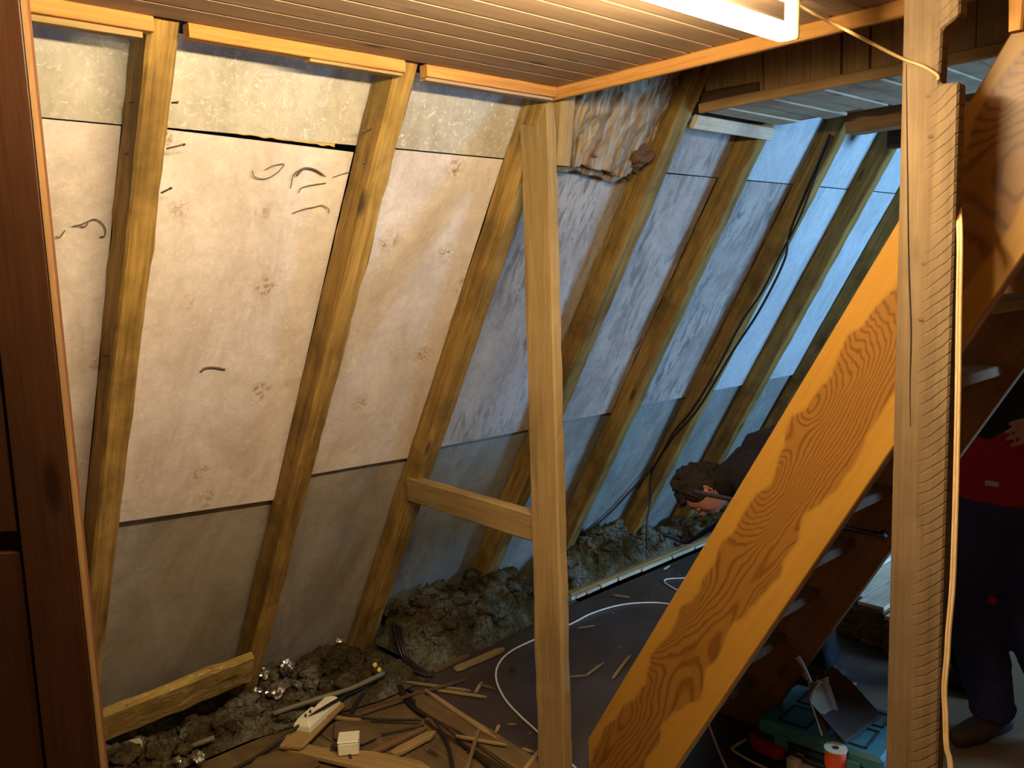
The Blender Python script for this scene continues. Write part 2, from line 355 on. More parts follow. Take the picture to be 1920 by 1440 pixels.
def tube_geo(pts, r, sides=8):
    vs = []; fs = []; up = Vector((.13, .27, 1)).normalized()
    for i, p in enumerate(pts):
        d = (pts[min(i + 1, len(pts) - 1)] - pts[max(i - 1, 0)]).normalized()
        a = d.cross(up)
        a = a.normalized() if a.length > .05 else d.cross(Vector((1, 0, 0))).normalized()
        b = d.cross(a); rr = r(i / (len(pts) - 1)) if callable(r) else r
        for j in range(sides):
            t = 2 * math.pi * j / sides; vs.append(p + a * math.cos(t) * rr + b * math.sin(t) * rr)
    n = len(pts)
    for i in range(n - 1):
        for j in range(sides): fs.append((i * sides + j, i * sides + (j + 1) % sides, (i + 1) * sides + (j + 1) % sides, (i + 1) * sides + j))
    fs.append(tuple(range(sides))[::-1]); fs.append(tuple((n - 1) * sides + j for j in range(sides)))
    return vs, fs
def tube(name, pts, r, mat, parent=None, n=8, sides=8):
    v, f = tube_geo(crv(pts, n) if n else [Vector(p) for p in pts], r, sides)
    c = v[0].copy(); v = [p - c for p in v]
    return meshobj(name, v, f, mat, parent, Matrix.Translation(c), smooth=True)
def tubes(name, lists, r, mat, parent=None, n=8):
    V = []; F = []
    for pts in lists:
        v, f = tube_geo(crv(pts, n), r, 8); k = len(V); V += v; F += [tuple(i + k for i in q) for q in f]
    c = V[0].copy(); return meshobj(name, [p - c for p in V], F, mat, parent, Matrix.Translation(c), smooth=True)
def lathe(name, prof, mat, parent=None, wm=None, n=28):
    vs = []; fs = []
    for r, z in prof:
        for j in range(n): t = 2 * math.pi * j / n; vs.append((r * math.cos(t), r * math.sin(t), z))
    k = len(prof)
    for i in range(k - 1):
        for j in range(n): fs.append((i * n + j, i * n + (j + 1) % n, (i + 1) * n + (j + 1) % n, (i + 1) * n + j))
    fs.append(tuple(range(n))[::-1]); fs.append(tuple((k - 1) * n + j for j in range(n)))
    return meshobj(name, vs, fs, mat, parent, wm)
def T(*p): return Matrix.Translation(p)
def rotz(a): return Matrix.Rotation(a, 4, 'Z')
def crumple(name, loc, size, mat, seed=1, parent=None, jag=.16, sub=3):
    bm = bmesh.new(); bmesh.ops.create_icosphere(bm, subdivisions=sub, radius=1)
    for v in bm.verts:
        p = v.co.copy(); k = .75 + .45 * noise.noise(p * 1.4 + Vector((seed, 0, 0))) + .3 * abs(noise.noise(p * 4 + Vector((0, seed, 0))))
        q = Vector((noise.cell(p * 5 + Vector((seed,) * 3)), noise.cell(p * 5.3), noise.cell(p * 4.7 + Vector((9, seed, 0))))) * jag
        v.co = Vector(((p.x * k + q.x) * size[0], (p.y * k + q.y) * size[1], (p.z * k + q.z) * size[2]))
    me = bpy.data.meshes.new(name); bm.to_mesh(me); bm.free(); me.materials.append(mat)
    o = bpy.data.objects.new(name, me); col.objects.link(o); setp(o, Matrix.Translation(loc), parent); return o

# =====================================================================
# THE ROOM
# =====================================================================
RY = [.20, .80, 1.44, 2.01, 2.68, 3.25, 3.88, 4.45, 5.03, 5.62, 6.2]      # right-hand sides of the rafters
RW = .064; RD = .10
wl = empty('wall_left', (-2.5, 3, 1), kind='structure')
def wall_panel(y0, y1, s0, s1, off, mat, tilt=0., name='panel', k0=0., k1=0.):
    # local x along wall, y down the slope
    wm = frame(sp(y0, s0, off), (0, 1, 0), S)
    L = y1 - y0; H = s1 - s0; nx, ny = 6, max(3, int(H / .12)); vs = []; fs = []; sd = R.random() * 50
    for j in range(ny + 1):
        for i in range(nx + 1):
            x = L * i / nx; y = k0 * i / nx + (H + (k1 - k0) * i / nx) * j / ny
            zz = tilt * (j / ny) ** 2 + noise.noise(Vector((x * 2 + sd, y * 2, 0))) * .004
            vs.append((x, y, zz))
    if (wm.to_3x3() @ Vector((0, 0, 1))).dot(N) < 0: vs = [(a, b, -c) for a, b, c in vs]; sg = 1
    else: sg = -1
    k = len(vs); vs += [(a, b, c + sg * .004) for a, b, c in vs]
    g = lambda i, j: j * (nx + 1) + i
    for j in range(ny):
        for i in range(nx):
            q = (g(i, j), g(i + 1, j), g(i + 1, j + 1), g(i, j + 1)); fs.append(q); fs.append(tuple(a + k for a in q[::-1]))
    rim = [g(i, 0) for i in range(nx)] + [g(nx, j) for j in range(ny)] + [g(i, ny) for i in range(nx, 0, -1)] + [g(0, j) for j in range(ny, 0, -1)]
    for a in range(len(rim)): b_ = (a + 1) % len(rim); fs.append((rim[a], rim[b_], rim[b_] + k, rim[a] + k))
    return meshobj(name, vs, fs, mat, wl, wm, smooth=False)
PAN = {}
for i in range(len(RY) - 1):
    y0, y1 = RY[i], RY[i + 1] - RW
    a0, a1 = y0 + .002, y1 - .002
    if i == 2: a1 = y1 - .001
    g = i >= 3
    # top row (the bay between the post and the next rafter has lost its top panel)
    top_mat = M['panel_top'] if not g else (M['panel_grey'] if i == 4 else M['panel_pale'])
    if i != 3: PAN[i, 0] = wall_panel(y0 - .03, y1 + .03, .045 if not g else -.15, .268, RD + .002, top_mat, k1=.003)
    mm_ = M['panel_warm'] if not g else (M['panel_grey'] if i in (3, 4, 5) else M['panel_pale'])
    PAN[i, 1] = wall_panel(a0, a1, {1: .2725, 0: .273}.get(i, .2735), {0: 1.573, 1: 1.541, 2: 1.511}.get(i, 1.512), RD + .001, mm_, tilt={0: .004, 1: .010, 2: .008}.get(i, .002), k0={1: .020}.get(i, .002), k1={1: .056, 2: .022, 0: -.01}.get(i, .006))
    PAN[i, 2] = wall_panel(y0 - .03, y1 + .03, 1.45, 2.80, RD + .012, M['panel_low'] if i < 3 else M['panel_greylow'])
# dark sarking boards behind the panels
meshobj('backing', [sp(-1.6, -1.2, .2), sp(7, -1.2, .2), sp(7, 3.1, .2), sp(-1.6, 3.1, .2), sp(-1.6, -1.2, .23), sp(7, -1.2, .23), sp(7, 3.1, .23), sp(-1.6, 3.1, .23)],
        [(0, 1, 2, 3), (7, 6, 5, 4), (0, 4, 5, 1), (1, 5, 6, 2), (2, 6, 7, 3), (3, 7, 4, 0)], M['dark'], wl)
# yellow foam showing in the gap above the second panel
fv = []; 
for i in range(17):
    y = 1.0 + (1.31 - 1.0) * i / 16; hh = .004 + .013 * (i / 16) + .005 * noise.noise(Vector((i * .9, 2, 0)))
    fv.append((y, hh))
vs = []; fs = []
for y, hh in fv: vs += [sp(y, .258, .106), sp(y, .264 + hh, .103), sp(y, .264 + hh, .112), sp(y, .258, .113)]
for i in range(16):
    for j in range(4): fs.append((i * 4 + j, i * 4 + (j + 1) % 4, (i + 1) * 4 + (j + 1) % 4, (i + 1) * 4 + j))
meshobj('foam_strip', vs, fs, M['foam'], wl)

# floor: dark hardboard over the room; bare planks in the near corner; open eaves along the slope
fl = empty('floor', (0, 3, 0), kind='structure')
FX0 = -2.86
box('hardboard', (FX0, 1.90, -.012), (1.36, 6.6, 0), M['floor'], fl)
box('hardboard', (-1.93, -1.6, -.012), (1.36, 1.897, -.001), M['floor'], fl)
for k in range(28):
    y1 = 1.885 - k * .42
    if y1 < -1.4: break
    box('floor_plank', (0, -.2085, -.022), (.93, .2085, -.006 - .002 * R.random()), M['floorplank'], fl, T(FX0, y1 - .2085, 0))
box('subfloor', (-3.75, -1.6, -.22), (1.36, 6.6, -.19), M['dark'], fl)
box('floor_joist', (FX0, -1.6, -.19), (FX0 + .05, 6.6, -.024), M['darkwood'], fl)

# ceiling boards over the near part of the room
ce = empty('ceiling', (-.5, 0, 2.24), kind='structure')
xb = [-1.866, -1.776]; 
while xb[-1] < 1.3: xb.append(xb[-1] + .079)
for i in range(len(xb) - 1):
    L = 3.5; wd = xb[i + 1] - xb[i]
    # tongue-and-groove: bevelled lips on the long edges
    o = slab2('ceiling_board', [(0, 0), (L, 0), (L, wd - .0015), (0, wd - .0015)], 0, .016, M['ceil'], ce, frame(Vector((xb[i] + wd, -1.55, 2.24)), (0, 1, 0), (-1, 0, 0)), bevel=.0045)
box('ceiling_deck', (-1.875, -1.6, 2.262), (1.36, 1.97, 2.29), M['darkwood'], ce)
# trims
tr = empty('trim_1', (-1.93, .8, 2.208), kind='structure')
for a, b_ in ((-1.5, .13), (.20, .730), (.804, 1.374), (1.444, 1.938)):
    beam('trim_piece', (-1.873, a, 2.2235), (-1.873, b_, 2.2235), (0, 0, 1), .031, .030, M['trim'], tr, rag=.001, ch=.002)
    if a < .5: beam('lower_strip', (-1.885, a, 2.201), (-1.885, b_ - .02, 2.201), (0, 0, 1), .012, .026, M['lath'], tr, rag=.001, ch=.001)
beam('lower_strip', (-1.880, 1.10, 2.204), (-1.880, 1.37, 2.204), (0, 0, 1), .007, .026, M['lath'], tr, rag=.001, ch=.001)
beam('lower_strip', (-1.880, 1.446, 2.203), (-1.880, 1.93, 2.203), (0, 0, 1), .008, .026, M['ceil'], tr, rag=.001, ch=.001)
t2 = beam('trim_2', (-1.90, 1.955, 2.222), (1.35, 1.955, 2.222), (0, 0, 1), .036, .022, M['trim'], rag=.0015); tag(t2, kind='structure')
for a in [(1165, 118), (1072, 140), (1345, 72), (1297, 100)]:
    q = py(*a, 1.943); crumple('nail_head', q, (.004, .003, .006), M['lath'], 3, t2, sub=1)

# far ceiling: pale boards, front boarding of the stair opening, beams
fa = empty('wall_stairwell', (-.8, 2.7, 2.5), kind='structure')
x = -1.86; k = 0
while x < .9:
    wd = R.choice([.085, .1, .115]); 
    box('vertical_board', (0, -wd / 2, 0), (.75, wd / 2, .014 + .006 * R.random()), M['fascia'], fa, frame(Vector((x + wd / 2, 2.722, 2.25)), (0, 0, 1), (1, 0, 0)) )
    x += wd + R.choice([.001, .002, .008])
box('board_backing', (-1.9, 2.742, 2.25), (1.3, 2.744, 3.0), M['dark'], fa, bevel=0)  # dark sheet added to stop daylight showing through the board gaps
beam('bottom_rail', (-1.86, 2.692, 2.252), (.9, 2.692, 2.252), (0, 0, 1), .034, .02, M['fascia'], fa, rag=.002)
beam('bottom_rail', (-1.86, 2.706, 2.29), (-1.63, 2.706, 2.285), (0, 0, 1), .04, .012, M['darkwood'], fa, rag=.003)
cf = empty('ceiling_far', (-.8, 3, 2.24), kind='structure')
x = -1.86; k = 0
while x < 1.2:
    wd = .092; e = [3.24, 3.22, 3.27, 3.20, 3.21, 3.24, 3.30, 3.26][k % 8] + (.0 if x < -.9 else .02)
    slab2('pale_board', [(0, 0), (e - 2.712, 0), (e - 2.712, wd - .003), (0, wd - .003)], 0, .016, M['white_board'], cf, frame(Vector((x + wd, 2.712, 2.24 + .004 * (k % 2))), (0, 1, 0), (-1, 0, 0)), bevel=.003)
    x += wd; k += 1
beam('edge_lath', (-1.82, 3.262, 2.268), (1.2, 3.262, 2.268), (0, 0, 1), .034, .022, M['fascia'], cf)
beam('cross_beam', (-1.70, 3.54, 2.262), (1.2, 3.54, 2.262), (0, 0, 1), .11, .10, M['fascia'], cf)
beam('cross_beam', (-1.82, 4.20, 2.272), (1.2, 4.20, 2.272), (0, 0, 1), .12, .07, M['darkwood'], cf)
box('roof_deck', (-2.1, 3.28, 2.36), (1.36, 6.6, 2.40), M['darkwood'], cf)
box('roof_deck', (-2.3, 1.97, 3.0), (1.36, 2.75, 3.04), M['dark'], cf)
box('roof_deck', (-2.3, 2.745, 2.262), (1.36, 3.30, 2.29), M['dark'], cf)
ws = box('wall_stairwell_near', (-1.88, 1.975, 2.26), (1.36, 1.99, 3.0), M['dark']); tag(ws, kind='structure')
ws = box('wall_stairwell_right', (1.0, 1.99, 2.26), (1.02, 2.70, 3.0), M['dark']); tag(ws, kind='structure')
# pale board across the rafter heads
pb = beam('trim_3', sp(2.70, .026, -.012), sp(3.245, .026, -.012), S, .05, .02, M['white_board'], rag=.002); tag(pb, kind='structure')

# other walls and an added daylight blocker
wr = None
wb = box('wall_back', (-3.8, -1.65, -.2), (1.42, -1.6, 3.1), M['ceil']); tag(wb, kind='structure')
wg = box('wall_gable', (-3.9, 6.6, -.2), (1.42, 6.65, 3.1), M['darkwood']); tag(wg, kind='structure')
XW = 1.36
wp = box('added_daylight_blocker', (-.33, 2.95, -.19), (XW, 3.0, 2.235), M['ceil']); tag(wp, kind='structure')  # unseen screen added to keep daylight off the post and stair floor
wr = empty('wall_right', (XW, 2, 0), kind='structure')
for a, b_ in (((XW, -1.6, -.2), (XW + .05, WIN[1] - .62, 3.1)), ((XW, WIN[1] + .62, -.2), (XW + .05, 6.65, 3.1)), ((XW, WIN[1] - .62, -.2), (XW + .05, WIN[1] + .62, WIN[2] - .58)), ((XW, WIN[1] - .62, WIN[2] + .58), (XW + .05, WIN[1] + .62, 3.1))):
    box('wall_section', a, b_, M['ceil'], wr)
wn = empty('window_1', (XW, WIN[1], WIN[2] - .58), kind='structure')
for a, b_ in (((-.03, -.62, 0), (.05, -.57, 1.16)), ((-.03, .57, 0), (.05, .62, 1.16)), ((-.03, -.57, 0), (.05, .57, .05)), ((-.03, -.57, 1.11), (.05, .57, 1.16)), ((.0, -.025, .05), (.05, .025, 1.11))):
    box('window_frame', a, b_, M['glassdark'], wn, T(XW, WIN[1], WIN[2] - .58))

# near door at the left edge
E0 = Vector((-1.27, .33, 0)); th = math.radians(-40)
dn = Vector((math.cos(th), math.sin(th), 0)); du = Vector((-math.sin(-th), -math.cos(th), 0)).normalized()
du = Vector((dn.y, -dn.x, 0))
if du.dot(Vector((-.64, -.77, 0))) < 0: du = -du
dr = empty('door_1', (E0.x, E0.y, 0), kind='structure')
def dboard(name, u0, u1, z0, z1, off, th_, mat):
    wm = frame(E0 + du * u0 + dn * off + Vector((0, 0, z0)), (0, 0, 1), du)
    zz = (wm.to_3x3() @ Vector((0, 0, 1))).dot(dn)
    o = slab2(name, [(0, 0), (z1 - z0, 0), (z1 - z0, u1 - u0), (0, u1 - u0)], (-th_ if zz > 0 else 0), (0 if zz > 0 else th_), mat, dr, wm, bevel=.0015)
    return o
dboard('stile', .003, .078, 0, 2.235, 0, .030, M['door'])
dboard('lit_edge_strip', 0, .003, 0, 2.235, .0, .016, M['door_edge'])  # thin strip carrying the painted lamplight of the door edge
dboard('door_panel', .084, .42, .02, .66, -.004, .018, M['door'])
dboard('door_panel', .084, .42, 1.345, 2.23, -.004, .018, M['door'])
dboard('door_panel', .084, .42, .67, 1.315, -.004, .018, M['door'])
dboard('back_sheet', .01, .50, 0, 2.235, -.024, .006, M['dark'])
dboard('stile', .43, .50, 0, 2.235, 0, .022, M['door'])

# =====================================================================
# RAFTERS
# =====================================================================
rl = ['old rafter mostly hidden behind the dark door at far left',
      'tall nail-studded rafter nearest the dark door, leftmost in view',
      'second rafter from the dark door, lit yellow, between two cream panels',
      'rafter with a flaked edge leaning behind the central post, carrying the short brace',
      'rafter just right of the central post beneath the torn paper insulation',
      'rafter topped by the pale board, between grey worn panels',
      'rafter with black cables running down it',
      'slim rafter next right of the cabled rafter, above the bending man',
      'dark rafter glimpsed between bending man and the orange stair stringer',
      'far rafter behind the stairs', 'last rafter by the gable wall behind the stairs']
RO = []
for i, y in enumerate(RY):
    s0 = {0: -.018, 1: -.018, 2: -.018, 3: -.018, 4: -.55}.get(i, -.12)
    o = beam('rafter', sp(y - RW / 2, s0, RD / 2), sp(y - RW / 2, 2.78, RD / 2), (0, 1, 0), RW * (1.25 if i == 4 else 1), RD, M['rafter'], rag=.007, ch=.006, seed=i * 11.3)
    tag(o, rl[i], 'rafter', 'roof rafters'); RO.append(o)
# nails
def nail(ri, a, b_, side):
    p = ps(*a, .05); q = ps(*b_, .04)
    p = Vector((RY[ri] - (RW if side < 0 else 0) - side * .003, p.y * 0, 0)) if False else p
    tube('nail', [p, (p + q) / 2, q], .0022, M['steel'], RO[ri], n=2, sides=6)
    crumple('nail_head', q, (.0055, .0055, .0055), M['steel'], 2, RO[ri], sub=1)
for a in [(1, (262, 196), (244, 190)), (1, (322, 193), (332, 192)), (1, (252, 290), (239, 287)), (1, (312, 279), (345, 271)), (1, (302, 362), (320, 353)),
          (1, (212, 668), (196, 666)), (2, (634, 585), (627, 577)), (2, (592, 765), (583, 761)), (2, (556, 873), (548, 869)), (2, (700, 306), (683, 305)), (2, (702, 240), (683, 246))]:
    nail(a[0], a[1], a[2], -1)

# low board nailed across the feet of the first two rafters
nb = beam('nogging_board', sp(.775, 2.415, -.018), sp(1.372, 2.375, -.018), S, .155, .034, M['lath'], rag=.010, ch=.008)
nb.data.materials[0] = wood('rough_yellow_nogging', srgb(130, 100, 46), srgb(164, 132, 66), srgb(190, 160, 96), stain=.9, gs=1.6, bmp=.6)
t_ = nb.data.materials[0].node_tree; b9 = t_.nodes['Principled BSDF']; v9, _q = coords(t_, (9, 30, 30)); n9 = noi(t_, v9, 1.3, 6, .7, 1.2)
c9 = mix(t_, ramp(t_, n9, [(.54, (0,) * 3), (.6, (.7,) * 3)]), b9.inputs['Base Color'].links[0].from_socket, srgb(206, 180, 124)); t_.links.new(c9, b9.inputs['Base Color']); bump(t_, b9, n9, .8, .006)
tag(nb, 'rough yellowish board nailed low across the first two rafters, above the insulation', 'board')
for a in [(408, 1276), (377, 1290), (238, 1322)]:
    crumple('nail_head', ps(*a, -.036), (.004, .004, .004), M['steel'], 2, nb, sub=1)

# =====================================================================
# CENTRAL POST, BRACE
# =====================================================================
cp = empty('central_post', (-1.88, 1.866, 0), 'rough sawn timber post at the centre, standing at the ceiling corner', 'post')
yp = 1.967
xL = lambda yy: py(978 + (yy - 300) * 32 / 1140, yy, yp - .02).x
beam('timber', (-1.879, 1.866, -.02), (-1.972, 1.969, 2.20), (1, 0, 0), .124, .040, M['post'], cp, rag=.005, ch=.006)
beam('top_block', (-1.955, yp + .052, 2.02), (-1.92, yp + .052, 2.30), (1, 0, 0), .10, .06, M['post'], cp, rag=.006, ch=.01)
br = beam('brace', (-2.735, 1.952, .838), (-1.982, 1.915, .838), (0, 0, 1), .095, .045, M['post'], rag=.003)
tag(br, 'short level brace between the flaked rafter and the central post', 'brace')

# =====================================================================
# BIG RIGHT POST with notch (outline in x-z, thickness in y)
# =====================================================================
def px_z(x, y, Y): p = py(x, y, Y); return (p.x, p.z)
bp = empty('notched_post', (-.71, 1.84, 0), 'large saw-marked timber post with a notch near its top, standing before the stairs', 'post')
Yp = 1.80
xl = -.760; xr = -.652
# outline goes along z (local x) and x (local y)
ol = [(0, -.054), (2.40, -.054), (2.40, .052), (2.141, .054), (2.123, .0225), (2.020, .0200), (2.017, .056), (0, .056)]
ol = [(a, b_ + .0) for a, b_ in ol]
wm = frame(Vector((-.706, Yp, 0)), (0, 0, 1), (1, 0, 0))
zz = (wm.to_3x3() @ Vector((0, 0, 1))).y
slab2('timber', ol, *((-.038, 0) if zz < 0 else (0, .038)), M['sawn'], bp, wm, bevel=.004)
# drying crack as a shallow dark groove strip
cr = [py(a, b_, Yp - .001) for a, b_ in [(1699, 120), (1701, 300), (1704, 500), (1708, 620), (1706, 720), (1707, 800)]]
tube('crack', cr, lambda t: .0012 * math.sin(math.pi * min(.97, max(.05, t))) + .0003, M['dark'], bp, n=6, sides=5)
for a in [(1745, 256), (1732, 494), (1727, 600), (1740, 180)]:
    q = py(*a, Yp - .0005); 
    meshobj('knot', [q + Vector((math.cos(t) * .0065, 0, math.sin(t) * .0045)) for t in [k * math.pi / 5 for k in range(10)]] + [q + Vector((0, -.0008, 0))], [(k, (k + 1) % 10, 10) for k in range(10)], M['darkwood'], bp)
# =====================================================================
# STAIRS
# =====================================================================
st = empty('attic_stairs', (-1.7, 2.25, 0), 'steep open wooden stairs with wide orange pine stringers', 'stairs')
# stringer line: upper edge (-1.8,.14) -> (-.617,2.11)
a0 = Vector((-1.800, 0, .140)); a1 = Vector((-.600, 0, 2.135)); dd = (a1 - a0).normalized(); nn_ = Vector((dd.z, 0, -dd.x))   # nn_ points to lower/right
wS = .252; L = 3.05
def stringer(y, mat, name='stringer'):
    # local x up the slope, local y across (centred)
    o_ = a0 + nn_ * (wS / 2) + Vector((0, y, 0))
    wm = frame(o_, dd, -nn_)
    def loc(p): q = Vector((p[0], y, p[1])) - o_; return (q.dot(dd), q.dot(-nn_))
    pts = [loc((-1.800, .140)), loc((-1.800, 0.0)), loc((-1.555, 0.0)), (L - .2, -wS / 2), (L - .2, wS / 2)]
    z_ = (wm.to_3x3() @ Vector((0, 0, 1))).y
    ar = sum(pts[i][0] * pts[(i + 1) % 5][1] - pts[(i + 1) % 5][0] * pts[i][1] for i in range(5))
    if ar < 0: pts = pts[::-1]
    return slab2(name, pts, *((-.04, 0) if z_ < 0 else (0, .04)), mat, st, wm, bevel=.003)
stringer(1.945, M['stringer']); s2 = stringer(2.60, M['stair'])
for k in range(11):
    z = .17 + k * .197
    xc = (a0 + nn_ * (wS / 2) + dd * ((z - (a0 + nn_ * (wS / 2)).z) / dd.z)).x
    box('tread', (xc - .135, 1.986, z), (xc + (.128 if k in (6, 7) else .070), 2.599, z + .030), M['lath'] if k in (6, 7) else M['darkwood'], st, bevel=.003)  # shade under the stairs put into darker tread wood; two daylit treads paler
# yellow stud behind the top of the stairs
q = py(1905, 30, 1.895)
ys = beam('yellow_stud', (q.x, 1.905, 2.112), (q.x, 1.905, 2.236), (1, 0, 0), .024, .024, M['trim']); tag(ys, 'narrow bright yellow stud beside the upper stairs, in the top right corner', 'stud')
# dark metal bar
br_ = tube('metal_bar', [py(1300, 922, 2.57), py(1400, 943, 2.57), py(1560, 984, 2.57), py(1652, 1003, 2.57)], .0085, M['bar'])
tag(br_, 'long dark grey metal bar held level across the back of the stairs', 'bar')
crumple('end_knob', py(1655, 1004, 2.57), (.015, .02, .018), M['bar'], 4, br_, sub=2)

# =====================================================================
# PAPER-FACED BATT in the open top bay
# =====================================================================
def batt():
    nx, ny = 90, 60; vs = []; fs = []
    y0, y1 = 2.02, 2.60; s0, s1 = -.16, .275
    for j in range(ny + 1):
        for i in range(nx + 1):
            u = i / nx; v = j / ny
            f1 = noise.noise(Vector((u * 7, v * 1.3, 3))); f2 = noise.noise(Vector((u * 19 + f1 * 1.5, v * 4, 8))); f3 = noise.noise(Vector((u * 40, v * 16, 1)))
            ridge = 1 - abs(f2) * 2
            hgt = .02 + .045 * (math.sin(math.pi * min(1, max(0, u * .96 + .02))) ** .5) + .020 * f1 + .018 * ridge + .006 * f3
            bot = .0 + .03 * noise.noise(Vector((u * 6, 0, 5))) + .035 * u
            y = y0 + (y1 - y0) * u + .006 * f2 + .015 * (v - .5) * (1 - u)
            s = s0 + (s1 + bot - s0) * v
            if v > .93: hgt *= .5
            vs.append(sp(y, s, RD - hgt))
    for j in range(ny):
        for i in range(nx): fs.append((j * (nx + 1) + i, j * (nx + 1) + i + 1, (j + 1) * (nx + 1) + i + 1, (j + 1) * (nx + 1) + i))
    k = len(vs); rim = [i for i in range(nx)] + [j * (nx + 1) + nx for j in range(ny)] + [ny * (nx + 1) + i for i in range(nx, 0, -1)] + [j * (nx + 1) for j in range(ny, 0, -1)]
    for r in rim: vs.append(vs[r] - N * 0 + (-N) * .05)
    n = len(rim)
    for a in range(n): fs.append((rim[a], rim[(a + 1) % n], k + (a + 1) % n, k + a))
    c = vs[0].copy(); wm = frame(c, (0, 1, 0), S); im = wm.inverted()
    return meshobj('insulation_batt', [im @ v for v in vs], fs, M['sack'], None, wm, smooth=True)
bt = batt(); tag(bt, 'torn wrinkled paper-faced insulation batt at the top of the open bay', 'insulation')
kk = crumple('brown_stain_clump', ps(1200, 292, .035), (.045, .065, .045), M['boot'], 5, bt, sub=4, jag=.03); kk.data.materials[0] = plain('rotten_wool', srgb(104, 70, 46), 1., sc=60, bmp=.9)
for a, sz, sd in [((1250, 255), (.02, .02, .04), 3), ((1060, 285), (.012, .03, .018), 6), ((1110, 292), (.012, .03, .012), 9)]:
    crumple('wool_tuft', ps(*a, .04), sz, kk.data.materials[0], sd, bt, sub=3)

# =====================================================================
# LOOSE INSULATION (stuff)
# =====================================================================
def wool(name, label, y0, y1, x0f, x1f, hf, seed, res=.011, amp=.035, lumps=60, lsz=1.):
    ny = int((y1 - y0) / res); nx = 34; vs = []; fs = []
    for j in range(ny + 1):
        y = y0 + (y1 - y0) * j / ny
        for i in range(nx + 1):
            u = i / nx; x = x0f(y) + (x1f(y) - x0f(y)) * u
            p = Vector((x, y, seed))
            prof = hf(y, u)
            ef = min(1, min(u, 1 - u) * 6) * min(1, min(j, ny - j) / 6)
            t1 = noise.noise(p * 9); t2 = 1 - 2 * abs(noise.noise(p * 20 + Vector((3, 1, 7)))); t3 = noise.noise(p * 46); t4 = 1 - 2 * abs(noise.noise(p * 75))
            d = (t1 * 1.1 + t2 * .7 + t3 * .5 + t4 * .25) * amp * ef
            dx = (noise.noise(p * 15 + Vector((9, 9, 9))) * .9 + noise.noise(p * 40 + Vector((2, 5, 1))) * .5) * amp * ef
            dy = (noise.noise(p * 15 + Vector((19, 3, 9))) * .9 + noise.noise(p * 40 + Vector((6, 5, 1))) * .5) * amp * ef
            vs.append((x + dx, y + dy, prof * (.25 + .75 * ef) + d))
    for j in range(ny):
        for i in range(nx): fs.append((j * (nx + 1) + i, j * (nx + 1) + i + 1, (j + 1) * (nx + 1) + i + 1, (j + 1) * (nx + 1) + i))
    RR = random.Random(int(seed * 10))
    for q in range(lumps):
        i = RR.randrange(4, nx - 3); j = RR.randrange(5, ny - 5); c = vs[j * (nx + 1) + i]; r = RR.uniform(.012, .034) * lsz
        bm = bmesh.new(); bmesh.ops.create_icosphere(bm, subdivisions=3, radius=1); b0 = len(vs)
        for v in bm.verts:
            p = v.co; k = r * (1 + .55 * noise.noise(p * 1.3 + Vector((q, 0, 0))) + .35 * (1 - 2 * abs(noise.noise(p * 2.6 + Vector((0, q, 0))))) + .2 * noise.noise(p * 6 + Vector((0, 0, q))))
            vs.append((c[0] + p.x * k * 1.15, c[1] + p.y * k * 1.15, c[2] + p.z * k * .75 + r * .15))
        fs += [tuple(v.index + b0 for v in f.verts) for f in bm.faces]; bm.free()
    o = meshobj(name, vs, fs, M['insul'], None, None, smooth=True); tag(o, label, 'insulation', None, 'stuff'); return o
gz = lambda y, c, w_, h: h * math.exp(-((y - c) / w_) ** 2)
slopex = lambda z: C0.x - (2.24 - z) * TH - .115
xin = lambda y: slopex(0.05) + .0
def hA(y, u): # near rubble
    k_ = max(0, min(1, (y - 1.25) / .3))
    base = -.17 + .15 * min(1, u * 1.9) * (1 - k_) + k_ * (.16 + .02 * u)
    return base + .01
wool('loose_insulation', 'low grey-brown insulation rubble along the eaves below the nogging board', .2, 2.02, lambda y: -3.33, lambda y: FX0 - .005 + .12 * max(0, min(1, (y - 1.25) / .5)), hA, 1.7, amp=.042, lumps=150, lsz=1.15)
def hB(y, u):
    s = math.sin(math.pi * (.15 + .85 * u)) ** .8
    return s * (.03 + gz(y, 2.28, .2, .16) + gz(y, 2.62, .16, .14) + gz(y, 2.85, .08, .05))
wool('loose_insulation', 'brown-grey heap of insulation wool left of the central post', 2.03, 3.05, lambda y: -3.25, lambda y: -2.80 - .09 * max(0, (y - 2.3)), hB, 4.2, amp=.04)
def hC(y, u):
    s = math.sin(math.pi * (.12 + .88 * u)) ** .8
    return s * (.02 + gz(y, 3.3, .25, .15) + gz(y, 3.62, .2, .13) + gz(y, 3.95, .15, .06))
wool('loose_insulation', 'pale tufted heap of insulation wool right of the central post', 3.06, 4.15, lambda y: -3.25, lambda y: -2.93, hC, 8.8, amp=.045)
wool('loose_insulation', 'small far patch of grey wool beneath the bending man', 4.18, 5.6, lambda y: -3.25, lambda y: -2.93, lambda y, u: .03 + gz(y, 4.6, .25, .05), 12.1, amp=.03)

